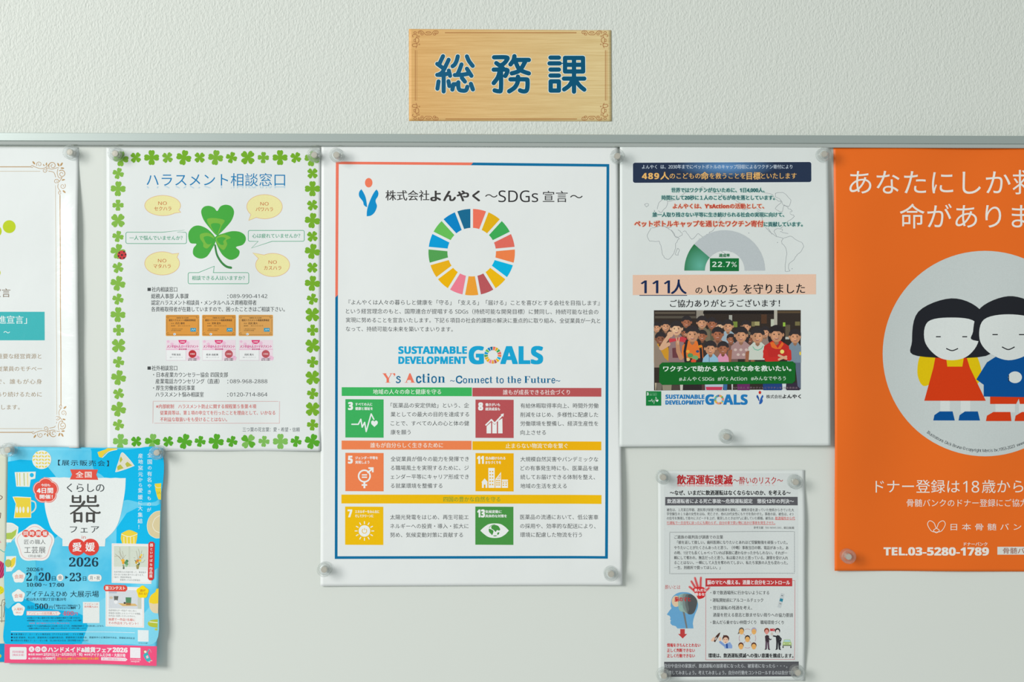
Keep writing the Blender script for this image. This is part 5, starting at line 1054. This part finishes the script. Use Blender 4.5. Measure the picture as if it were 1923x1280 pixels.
FL = lambda r1: [(67.5 + r1 * (1 + .07 * math.cos(5 * (a + math.pi / 2))) * math.cos(a) * 1.02, 1019 + r1 * (1 + .07 * math.cos(5 * (a + math.pi / 2))) * math.sin(a) * .97) for a in (2 * math.pi * i / 60 for i in range(60))]
q.poly(FL(35), (230, 234, 232), 3); q.poly(FL(31.5), (232, 190, 186), 4); q.poly(FL(30.2), (230, 234, 232), 5)
for a, ch in ((51, '同'), (62.7, '時'), (74.7, '開'), (86.8, '催')): q.ell(a, 1000.3, 6.8, 6.8, RB, 6, 24); q.text(ch, a - 4.2, a + 4.2, 1000.3, 9, WI, .02, L=7)
q.text('匠の職人', 48, 88, 1016, 9.5, (110, 112, 112), -.004, L=6); q.text('工芸展', 48, 88, 1031, 13.5, (96, 98, 100), -.006, L=6); q.text('（同会場）', 55.5, 81, 1042.5, 5.4, (120, 122, 122), .004, L=6)
WT = (226, 238, 240)
q = p3.part('vertical_text'); 
q.vtext('産地窯元から愛媛に大集結！', 265.8, [855, 866, 877.6, 889.3, 899.5, 909.5, 919.5, 932, 942.5, 953, 965, 976.5, 987.5], 9.6, WT, .008, L=3)
q.vtext('全国の有名やきものが', 283.2, [853.5, 866, 877.3, 888.6, 899.6, 911, 922.5, 934, 945, 955.6], 9.8, WT, .008, L=3, dx=-.1)
q = p3.part('spoon_drawing')
q.poly([(185, 848), (200, 843), (204, 840.4), (223, 841), (219, 844.5), (206, 846), (198, 852), (193, 858.6), (188, 857)], YW, 3); q.line(cr([(222, 843), (207, 847), (199, 854), (194, 858.5)]), 1.2, (236, 236, 220), 4)
q = p3.part('small_dish_drawing'); q.poly(cr([(230, 850), (236, 852), (252, 871), (250, 875), (222, 884.5), (220, 881), (226, 862)], True), (220, 218, 204), 3); q.poly([(223, 882), (221.5, 875), (228, 871), (234, 878)], (184, 186, 70), 4); q.poly([(241, 866), (250, 873), (240, 876), (237, 870)], (184, 186, 70), 4); q.poly([(226, 862), (229, 856), (232, 862), (228, 868)], (184, 186, 70), 4)
q.line(cr([(230, 850), (236, 852), (252, 871), (250, 875), (222, 884.5), (220, 881), (226, 862)], True), 1, (232, 234, 228), 4, closed=True)
q = p3.part('tea_bowl_drawing'); q.poly([(292.5, 907), (304.8, 906), (304.6, 937), (299.5, 936), (297, 930), (294, 918)], (230, 208, 60), 3); q.line(cr([(292.5, 910), (297, 914.5), (304.5, 914)]), .8, (226, 230, 210), 4); q.text('lA', 297, 304, 924, 5, (180, 176, 60), 0, L=4)
q = p3.part('round_plate_drawing'); q.poly(cr([(303.5, 957.5), (293, 960), (283, 970), (279, 985), (283, 1000), (294, 1007.5), (303, 1008)]) , (214, 200, 158), 3); q.line(cr([(303.3, 966), (294, 972), (289.5, 984), (294, 994), (303, 998)]), 1.1, (234, 232, 214), 4); q.line(cr([(303.5, 957.5), (293, 960), (283, 970), (279, 985), (283, 1000), (294, 1007.5), (303, 1008)]), .8, (232, 230, 210), 4)
q = p3.part('striped_cup_drawing'); q.poly([(230, 1000)] + cr([(230, 1000), (245, 993.5), (261, 999)]) + [(260, 1010), (258, 1019), (232, 1019), (229, 1010)], YW, 3); q.line(cr([(230.5, 1001.5), (245, 1006), (261, 1001)]), 1.1, (236, 238, 226), 4)
for a in (235, 241, 247.5, 254): q.line([(a, 1006), (a + .5, 1019)], 1.1, (236, 238, 226), 4)
q = p3.part('vase_drawing'); q.poly([(298, 1102), (302.2, 1101.5), (301.4, 1147.8)] + cr([(301.4, 1147.8), (292, 1146), (286, 1138), (284, 1124), (288, 1114), (296, 1108.5), (298, 1102)]), (224, 206, 170), 3); q.poly([(298, 1102), (302.2, 1101.5), (301.6, 1129), (293, 1130), (285, 1128), (285, 1120), (289, 1113), (296, 1108)], (236, 206, 44), 4)
q = p3.part('green_bowl_drawing'); q.poly(cr([(301, 1158.5), (288, 1160.5), (282, 1166), (286, 1172), (300.5, 1174.5)]), (182, 192, 62), 3); q.line([(285, 1163.5), (301, 1165)], 1.6, (230, 234, 210), 4); q.poly([(295.5, 1176), (300.4, 1175.5), (300.2, 1179.5), (295, 1179)], (190, 196, 66), 3)
# cards
def card(name, x0, y0, x1, y1): 
    q = p3.part(name); q.rect(x0, y0, x1, y1, (230, 233, 232), 4, d=.6); e = 2.0
    q.line([(x0 + e, y0 + e), (x1 - e, y0 + e + .5), (x1 - e, y1 - e + .5), (x0 + e, y1 - e)], .7, (234, 204, 194), 5, closed=True); return q
q = card('flower_card', 211.9, 1018.6, 288.6, 1092.6); GY = (152, 156, 156)
q.rect(216, 1023.6, 280.3, 1062, (204, 212, 198), 6); q.rect(216, 1062, 280.3, 1068, (220, 224, 220), 6); q.rect(244, 1024, 247.5, 1062, (196, 203, 188), 6.2)
Z = lambda a, b_: (190 + a / 12.8, 1000 + b_ / 12.8)
for s_ in ([(550, 620), (500, 480), (478, 330)], [(530, 640), (430, 540), (360, 490)], [(545, 620), (560, 520), (540, 420)], [(555, 620), (600, 540), (630, 515)], [(500, 600), (440, 545), (350, 550)], [(510, 560), (460, 420)], [(930, 640), (900, 480), (880, 410)], [(940, 630), (960, 470), (930, 360)], [(950, 640), (1000, 480), (1020, 400)], [(960, 640), (1050, 560), (1060, 480)], [(960, 690), (1050, 680), (1100, 620)], [(860, 580), (820, 575)]):
    q.line(cr([Z(*z_) for z_ in s_]), .55, (150, 138, 116), 7)
for a, b_, r, c in ((560, 650, 3.2, (234, 176, 60)), (565, 700, 2.6, (232, 160, 48)), (530, 640, 1.8, (226, 190, 90)), (655, 660, 2.8, (76, 128, 86)), (630, 700, 3.2, (92, 146, 98)), (660, 730, 2.2, (104, 160, 104)), (640, 770, 2.4, (150, 190, 150)), (575, 830, 1.8, (96, 112, 96)), (565, 760, 1.6, (150, 160, 120)),
                    (915, 650, 2.8, (214, 130, 60)), (980, 640, 2.4, (232, 200, 60)), (985, 560, 2.2, (232, 160, 50)), (1010, 510, 1.8, (236, 206, 60)), (890, 690, 2.6, (206, 170, 60)), (940, 720, 2.6, (70, 96, 56)), (920, 770, 3.0, (160, 150, 84)), (920, 815, 2.4, (150, 138, 80)), (925, 710, 1.3, (232, 232, 224))):
    x, y = Z(a, b_); q.ell(x, y, r, r, c, 7.5 + random.random() * .4, 12)
q.line([Z(850, 630), Z(885, 680)], 1, (60, 76, 50), 8); q.poly([Z(560, 760), Z(590, 760), Z(600, 840), Z(555, 840)], (130, 136, 110), 7.2); q.poly([Z(880, 760), Z(960, 760), Z(940, 840), Z(900, 840)], (152, 144, 88), 7.4)
for s, c_, y in (('各産地窯元の花器を使って、華道家が', 278.5, 1071.8), ('花を生け会場を華やかに彩ります。', 274, 1076.8), ('〔協力〕愛媛県華道会', 250, 1081.6), ('　　　愛媛県いけばな芸術協会', 267, 1086.5)): q.text(s, 216.5 if s[0] != '　' else 228, c_, y, 3.8, GY, 0, L=6)
q2 = p3.part('card_label', q); q2.poly([(282, 1018), (285, 1014.8), (291, 1014.8), (294, 1018), (293.2, 1083), (290, 1086.4), (284.5, 1086.2), (281.6, 1083)], (206, 50, 50), 8)
q2.vtext('器といけばな作品展', 287.9, [1021, 1028.6, 1035, 1042, 1049.6, 1057.3, 1065, 1071.2, 1078.4], 6.6, (240, 226, 222), .02, L=10, dx=-.08)
q = card('contest_card', 200.4, 1099, 275, 1174.3)
q.rect(206.3, 1105.3, 269.6, 1140, (206, 211, 216), 6); q.rect(206.3, 1105.3, 222, 1112, (178, 186, 200), 6.3); q.rect(262.5, 1108, 269.4, 1139.8, (196, 200, 186), 6.3)
Z = lambda a, b_: (190 + a / 14.225, 1090 + b_ / 14.225)
q.poly([Z(370, 385), Z(500, 385), Z(478, 500), Z(385, 500)], (104, 104, 98), 7); q.ell(*Z(430, 540), 3.8, 3.6, (226, 228, 230), 7.2); q.ell(*Z(300, 430), 3.6, 2.4, (204, 190, 168), 7)
q.poly([Z(490, 575), Z(960, 575), Z(1030, 632), Z(620, 648)], (212, 178, 116), 7); q.poly([Z(697, 412), Z(855, 412), Z(846, 560), Z(706, 560)], (82, 132, 94), 8); q.poly([Z(706, 560), Z(846, 560), Z(840, 618), Z(712, 618)], (156, 112, 66), 8); q.rect(*Z(645, 540), *Z(700, 588), (70, 68, 62), 8)
for s, c_, y in (('各産地窯元が一作品ずつ出し合い、', 261, 1143.8), ('来場者の投票によるコンテストを開催。', 268.5, 1149), ('各作品に投票いただいた中から、', 259, 1154)): q.text(s, 206, c_, y, 3.9, GY, 0, L=6)
q.text('抽選で一作品1名様に', 206, 257.5, 1160.6, 5.6, (218, 96, 84), .008, L=6); q.text('その作品をプレゼント！', 206, 263.5, 1167.4, 5.6, (206, 96, 90), .004, L=6)
q2 = p3.part('card_label', q); q2.poly([(200, 1096.2), (238.5, 1096.4), (242, 1100), (242, 1104.5), (238.3, 1108.3), (200, 1108.2), (196.8, 1104.5), (196.8, 1099.5)], (216, 74, 62), 8); q2.text('器コンテスト', 200, 237.8, 1102, 7.4, (242, 230, 224), .035, L=10)
q2 = p3.part('yellow_badge', q); q2.poly([(271.8 + 11.3 * (1 + .08 * math.cos(5 * (a + math.pi / 2))) * math.cos(a), 1108.4 + 11.3 * (1 + .08 * math.cos(5 * (a + math.pi / 2))) * math.sin(a)) for a in (2 * math.pi * i / 50 for i in range(50))], (250, 212, 10), 8)
q2.text('器が', 267, 277, 1105.6, 4.9, (196, 116, 30), .015, L=10); q2.text('当たる！', 264.2, 280, 1111.4, 4.9, (196, 116, 30), .015, L=10)
q = p3.part('ticket_card'); q.rect(157.8, 1128.4, 188.8, 1168, (228, 232, 230), 3); q.text('アソビューの', 160.5, 186, 1132.4, 3.9, (224, 116, 96), .01, L=4); q.text('前売購入は↓', 160.5, 186, 1137.3, 4, (218, 96, 80), .01, L=4)
q = p3.part('web_card'); q.rect(262.8, 1179.3, 283.6, 1200.6, (222, 232, 234), 3); q.text('イベントHP', 264, 281.5, 1203.6, 3.2, DKB, .01, L=3)
# date, place and price
def badge(cx, cy, rows):
    q = p3.part('white_badge'); q.poly([(cx + 11.8 * (1 + .08 * math.cos(5 * (a + math.pi / 2))) * math.cos(a), cy + 11.6 * (1 + .08 * math.cos(5 * (a + math.pi / 2))) * math.sin(a)) for a in (2 * math.pi * i / 50 for i in range(50))], (232, 234, 230), 3)
    for s, w_, y, h in rows: q.text(s, cx - w_, cx + w_, cy + y, h, (222, 118, 92), .0, L=4)
badge(37.9, 1081, [('会期', 8, 0, 8.4)]); badge(37.2, 1117, [('会場', 7.6, 0, 8)]); badge(37, 1142.8, [('入場料', 8.6, -1, 6), ('（税込）', 5, 5.5, 3.4)])
q = p3.part('date_text')
q.text('2026', 52.3, 76.3, 1067.6, 6.8, DKB, .004, style='serif'); q.text('年', 78, 84, 1067.5, 6.6, DKB, 0); q.text('2', 51.8, 62.3, 1081.2, 15.6, DKB, .014, style='serif'); q.text('月', 65.6, 72.4, 1084, 10.5, DKB, .0); q.text('20', 75.2, 97.2, 1081.2, 15.6, DKB, .014, style='serif'); q.text('日', 99.7, 106.6, 1084.2, 9.6, DKB, .0)
q.ell(115.2, 1082.8, 6.4, 6.6, (232, 234, 230), 3); q.text('金', 111.2, 119.3, 1082.8, 8, (70, 84, 96), 0, L=4); q.poly([(124.7, 1079.4), (130.6, 1082.5), (124.7, 1085.6)], DKB, 3)
q.text('23', 133, 154.4, 1081.8, 15.6, DKB, .014, style='serif'); q.text('日', 157.6, 164, 1084.8, 9.4, DKB, 0); q.rrect(167, 1076.8, 192.8, 1090, 6, (232, 234, 230), 3); q.text('月・祝', 170.5, 189.5, 1083.5, 8.4, (70, 84, 96), 0, L=4)
q.text('10:00', 52, 80.2, 1096.2, 7.2, DKB, .008, style='serif'); q.text('～', 83, 90.5, 1096.2, 8, DKB, .004); q.text('17:00', 94.3, 122.4, 1096.4, 7.2, DKB, .008, style='serif')
q = p3.part('venue_text'); q.text('アイテムえひめ', 51.8, 128, 1113, 11.8, DKB, .006, dy=.3); q.text('大展示場', 134, 187.5, 1113.6, 13, DKB, .004); q.text('松山市大可賀2丁目1番28号', 52, 126.5, 1123.4, 6.4, DKB, .006)
q = p3.part('price_text'); q.text('当日', 53.5, 65.2, 1138.4, 7, DKB, 0); q.text('500', 68, 92.5, 1136.6, 10.2, DKB, .012, style='serif'); q.text('円', 94.8, 101, 1138.6, 7, DKB, 0); q.line(cr([(105.6, 1132.5), (103.8, 1137), (105.6, 1141.8)]), .7, DKB, 2); q.line(cr([(150, 1132.8), (152, 1137.4), (150, 1142)]), .7, DKB, 2)
q.text('招待ハガキご持参の方と', 107, 148, 1135.3, 4.2, DKB, .01); q.text('中学生以下は', 110, 133.5, 1140, 4, DKB, .01); q.text('無料', 134.5, 144.3, 1139.6, 5, DKB, .02)
q.poly([(52.5, 1145.3), (112, 1145.5), (117, 1149.8), (112, 1153.7), (52.3, 1153.4)], (224, 120, 130), 2); q.poly([(53.3, 1146), (112, 1146.2), (116, 1149.8), (112, 1153), (53.1, 1152.8)], (232, 230, 226), 3); q.text('アソビューの前売購入で', 56, 110, 1149.7, 5.4, (222, 120, 104), .006, L=4)
q.text('400', 120, 140.4, 1149.8, 8.2, (222, 84, 106), .02, style='serif'); q.text('円', 142, 148, 1150.4, 6.4, (222, 84, 106), .01)
q = p3.part('small_print')
for s, a, c_, y, c in (('※会場の口で再入場券を受け取れば期間中無料で入場できます。', 53.4, 153, 1158.3, DKB), ('※同時開催イベント「えひめハンドメイド&雑貨フェア2026」の未入場料', 53.4, 155, 1163.2, DKB), ('（500円）当日で両方のイベントをご覧いただけます。', 57.4, 133.5, 1168.2, (206, 116, 140)),
                       ('※会場で「1つ1,000円(税込)以上のお買い上げ」につき、1時間駐車無料サービス券を差し上げます。', 53.4, 197, 1173.4, DKB), ('（金額の合算はできませんが、会場ごとにいずれかサービス券をお渡しします）', 56.4, 163.5, 1177.8, DKB)): q.text(s, a, c_, y, 3.6, c, .008)
q.rect(23, 1183.4, 257, 1184.4, (206, 228, 236), 2, d=.8)
for y in (1188.8, 1194.8, 1200.4): q.ell(24.8, y, 1.7, 1.7, (20, 40, 70), 3, 14)
for s, c_, y in (('主催 愛媛エフ・エー・ゼット株式会社（アイテムえひめ）、テレビ愛媛', 158.5, 1188.8), ('後援 愛媛県、松山市、愛媛県商工会議所連合会、愛媛県商工会連合会、愛媛県中小企業団体中央会、愛媛経済同友会', 257, 1194.9), ('お問合せ先 愛媛エフ・エー・ゼット㈱　TEL.089-953-0536［受付時間 9:00～17:00］', 167.5, 1200.5)): q.text(s, 27.6, c_, y, 4.0, DKB, .004)
q = p3.part('pink_footer'); q.poly([(11.3, 1207.3), (299.4, 1208.8), (298.6, 1245.6), (10.8, 1242.6)], (240, 82, 128), 2)
q.rrect(21, 1212.8, 52.6, 1236, 2.4, (230, 233, 234), 3); q.text('同時開催', 26, 47.5, 1221.8, 5, (228, 110, 150), .004, L=4); q.text('（隣接会場）', 25.5, 48, 1227.6, 4.4, (228, 110, 150), .004, L=4)
for a, ch in ((62, 'え'), (73.7, 'ひ'), (85.4, 'め')): q.ell(a, 1216.8, 5.2, 5.2, (238, 234, 236), 3, 24); q.text(ch, a - 3, a + 3, 1216.8, 6.6, (228, 110, 150), .012, L=4)
q.text('ハンドメイド&雑貨フェア', 93, 212, 1217.4, 10.6, (242, 236, 238), .045, L=4, dy=.9); q.text('2026', 214.3, 242.6, 1217.6, 8.4, (242, 236, 238), .035, style='serif', L=4)
q.text('●会期 2026年', 56, 83.5, 1226.4, 4.6, (242, 226, 232), .02, L=4); q.text('2月21日(土)～2月23日(月・祝)', 84.5, 157, 1226.4, 6.4, (242, 226, 232), .025, L=4); q.text('●会場', 160.6, 172, 1227, 4.4, (242, 226, 232), .02, L=4); q.text('アイテムえひめ・大展示場', 173, 238.5, 1227.4, 6.6, (242, 226, 232), .03, L=4)
q.text('●入場料(税込) 当日', 56, 88.5, 1234, 4.4, (242, 226, 232), .02, L=4); q.text('500円', 89, 106, 1233.6, 6.4, (242, 226, 232), .03, L=4); q.text('全国くらしの器フェアの半券提示で本入場可', 109, 187.5, 1234.4, 5, (244, 176, 70), .03, L=4)
q.poly([(192, 1231.8), (239, 1232), (243, 1235), (239, 1238.2), (192, 1237.8)], (236, 222, 228), 3); q.text('詳しい情報は裏面をチェック', 195, 239.5, 1235, 4, (214, 130, 160), .004, L=4)
q.rect(248, 1212.3, 268, 1231.8, (232, 230, 234), 3); q.text('アイテムえひめ', 247.5, 268.5, 1234.7, 3.2, (242, 226, 232), .02, L=3); q.text('Instagram', 249.5, 266, 1238, 2.6, (242, 226, 232), .02, L=3)
Z = lambda a, b_: (150 + a / 12.02, 1170 + b_ / 12.02)
q.poly(cr([Z(1510, 640), Z(1580, 620), Z(1640, 730), Z(1650, 790), Z(1570, 810), Z(1490, 690)], True), (60, 178, 186), 4); q.line([Z(1560, 640), Z(1620, 540)], 2, (60, 178, 186), 4); q.poly([Z(1545, 690), Z(1590, 670), Z(1610, 730), Z(1560, 750)], (244, 190, 206), 5); q.ell(*Z(1520, 590), 3.4, 3.2, (200, 110, 80), 4, 16); q.ell(*Z(1530, 595), 2.6, 2.4, (240, 222, 206), 5, 16); q.line([Z(1620, 800), Z(1690, 790)], 1.4, (238, 214, 196), 4); q.line([Z(1590, 810), Z(1640, 830)], 1.4, (238, 214, 196), 4); q.line(cr([Z(1620, 530), Z(1650, 560), Z(1665, 610)]), .8, (246, 170, 190), 5)

run_text()
for s_ in SHEETS:
    for pt in s_.parts: pt.build()

# ------------------------------------------------------------------ clear plastic magnets
m = bpy.data.materials.new('clear_plastic'); m.use_nodes = True; nt = m.node_tree; nt.nodes.clear()
o_ = nt.nodes.new('ShaderNodeOutputMaterial'); gl = nt.nodes.new('ShaderNodeBsdfGlass'); gl.inputs['IOR'].default_value = 1.45; gl.inputs['Roughness'].default_value = 0.02; gl.inputs[0].default_value = (0.98, 0.99, 0.99, 1)
tp = nt.nodes.new('ShaderNodeBsdfTransparent'); tp.inputs[0].default_value = (0.97, 0.98, 0.98, 1); mx = nt.nodes.new('ShaderNodeMixShader'); mx.inputs[0].default_value = 0.22
nt.links.new(tp.outputs[0], mx.inputs[1]); nt.links.new(gl.outputs[0], mx.inputs[2])
df = nt.nodes.new('ShaderNodeBsdfDiffuse'); df.inputs[0].default_value = (0.85, 0.87, 0.87, 1); m2 = nt.nodes.new('ShaderNodeMixShader'); m2.inputs[0].default_value = 0.06
nt.links.new(mx.outputs[0], m2.inputs[1]); nt.links.new(df.outputs[0], m2.inputs[2]); nt.links.new(m2.outputs[0], o_.inputs[0]); CLEAR = m
m, nt, b = nodes_of('magnet_steel'); b.inputs['Base Color'].default_value = (0.56, 0.54, 0.47, 1); b.inputs['Metallic'].default_value = 0.35; b.inputs['Roughness'].default_value = 0.4; STEEL = m
def lathe(name, prof, mat, n=48, close=True):
    vs, fs = [], []; K = len(prof)
    for i in range(n):
        a = 2 * math.pi * i / n
        for r, h in prof: vs.append((r * math.cos(a) * .001, -h * .001, r * math.sin(a) * .001))
    for i in range(n):
        j = (i + 1) % n
        for k in range(K if close else K - 1):
            l = (k + 1) % K; fs.append([i * K + k, i * K + l, j * K + l, j * K + k])
    me = bpy.data.meshes.new(name); me.from_pydata(vs, [], fs); me.materials.append(mat)
    bm = bmesh.new(); bm.from_mesh(me); bmesh.ops.remove_doubles(bm, verts=bm.verts[:], dist=1e-7); bmesh.ops.recalc_face_normals(bm, faces=bm.faces[:])
    for f in bm.faces: f.smooth = close
    bm.to_mesh(me); bm.free()
    return me
body = lathe('body', [(3.3, 0.05), (6.9, 0.05), (7.1, 0.4), (6.9, 1.5), (4.9, 2.6), (4.4, 4.2), (4.7, 6.2), (6.6, 8.0), (7.15, 9.0), (7.1, 10.2), (6.6, 10.8), (5.6, 10.7), (4.9, 10.1), (4.1, 10.2), (3.6, 10.6), (3.3, 10.3)], CLEAR)
core = lathe('magnet_core', [(0, 0.1), (3.05, 0.1), (3.05, 9.4), (2.8, 9.7), (0, 9.8)], STEEL, close=False)
MG = [(131, 285.5, p1, 'on the top right corner of the gold-framed declaration', 'pins'), (216, 288, p4, 'on the top left corner of the clover poster', ''), (589.8, 290.5, p4, 'on the top right corner of the clover poster', ''),
      (631.6, 290.5, p5, 'on the top left corner of the SDGs declaration', ''), (1159.5, 292.8, p6, 'where the SDGs declaration and donation poster overlap at the top', ''), (1548.4, 289, p6, 'on the top right corner of the donation poster beside orange', ''),
      (14, 844.7, p3, 'on the top left corner of the blue poster', ''), (293.8, 849.8, p3, 'on the top right corner of the blue poster', ''), (608.5, 1069.4, p5, 'on the bottom left corner of the SDGs declaration', ''),
      (1147.7, 1077.6, p5, 'on the bottom right corner of the SDGs declaration', ''), (1364.7, 819.5, p6, 'at the bottom middle of the donation poster', ''), (1594, 1045, p7, 'on the orange poster\'s lower corner', ''),
      (1245.5, 896, p8, 'on the drink-driving notice, beside its red title\'s start', ''), (1494.5, 905, p8, 'on the drink-driving notice\'s top right corner', ''), (1247, 1268.5, p8, 'on the left end of the notice\'s grey footer', ''), (1498.5, 1262.7, p8, 'on the right end of the notice\'s grey footer', '')]
for x, y, sh, lab, _ in MG:
    e = bpy.data.objects.new('push_magnet', None); COL.objects.link(e)
    # the front face sits about 10 mm before the paper, so its foot stands a little nearer the picture centre
    d0 = max(s_.depth(x, y) for s_ in SHEETS if s_ is not sg and -0.02 <= s_.uv(x, y)[0] <= 1.02 and -0.02 <= s_.uv(x, y)[1] <= 1.02) if sh else 0
    k = 1 - (d0 + 0.0098 - 0.006) / DIST
    xx = 961.5 + (x - 961.5) * k; yy = 640 + (y - 640) * k
    e.location = px(xx, yy, d0 + 0.00045)
    e['label'] = 'clear plastic magnet ' + lab; e['category'] = 'magnet'; e['group'] = 'clear round magnets holding the papers'
    for nm, me in (('body', body), ('magnet_core', core)):
        o = bpy.data.objects.new(nm, me); COL.objects.link(o); o.parent = e
        if nm == 'magnet_core': o['label'] = 'beige-grey metal core'
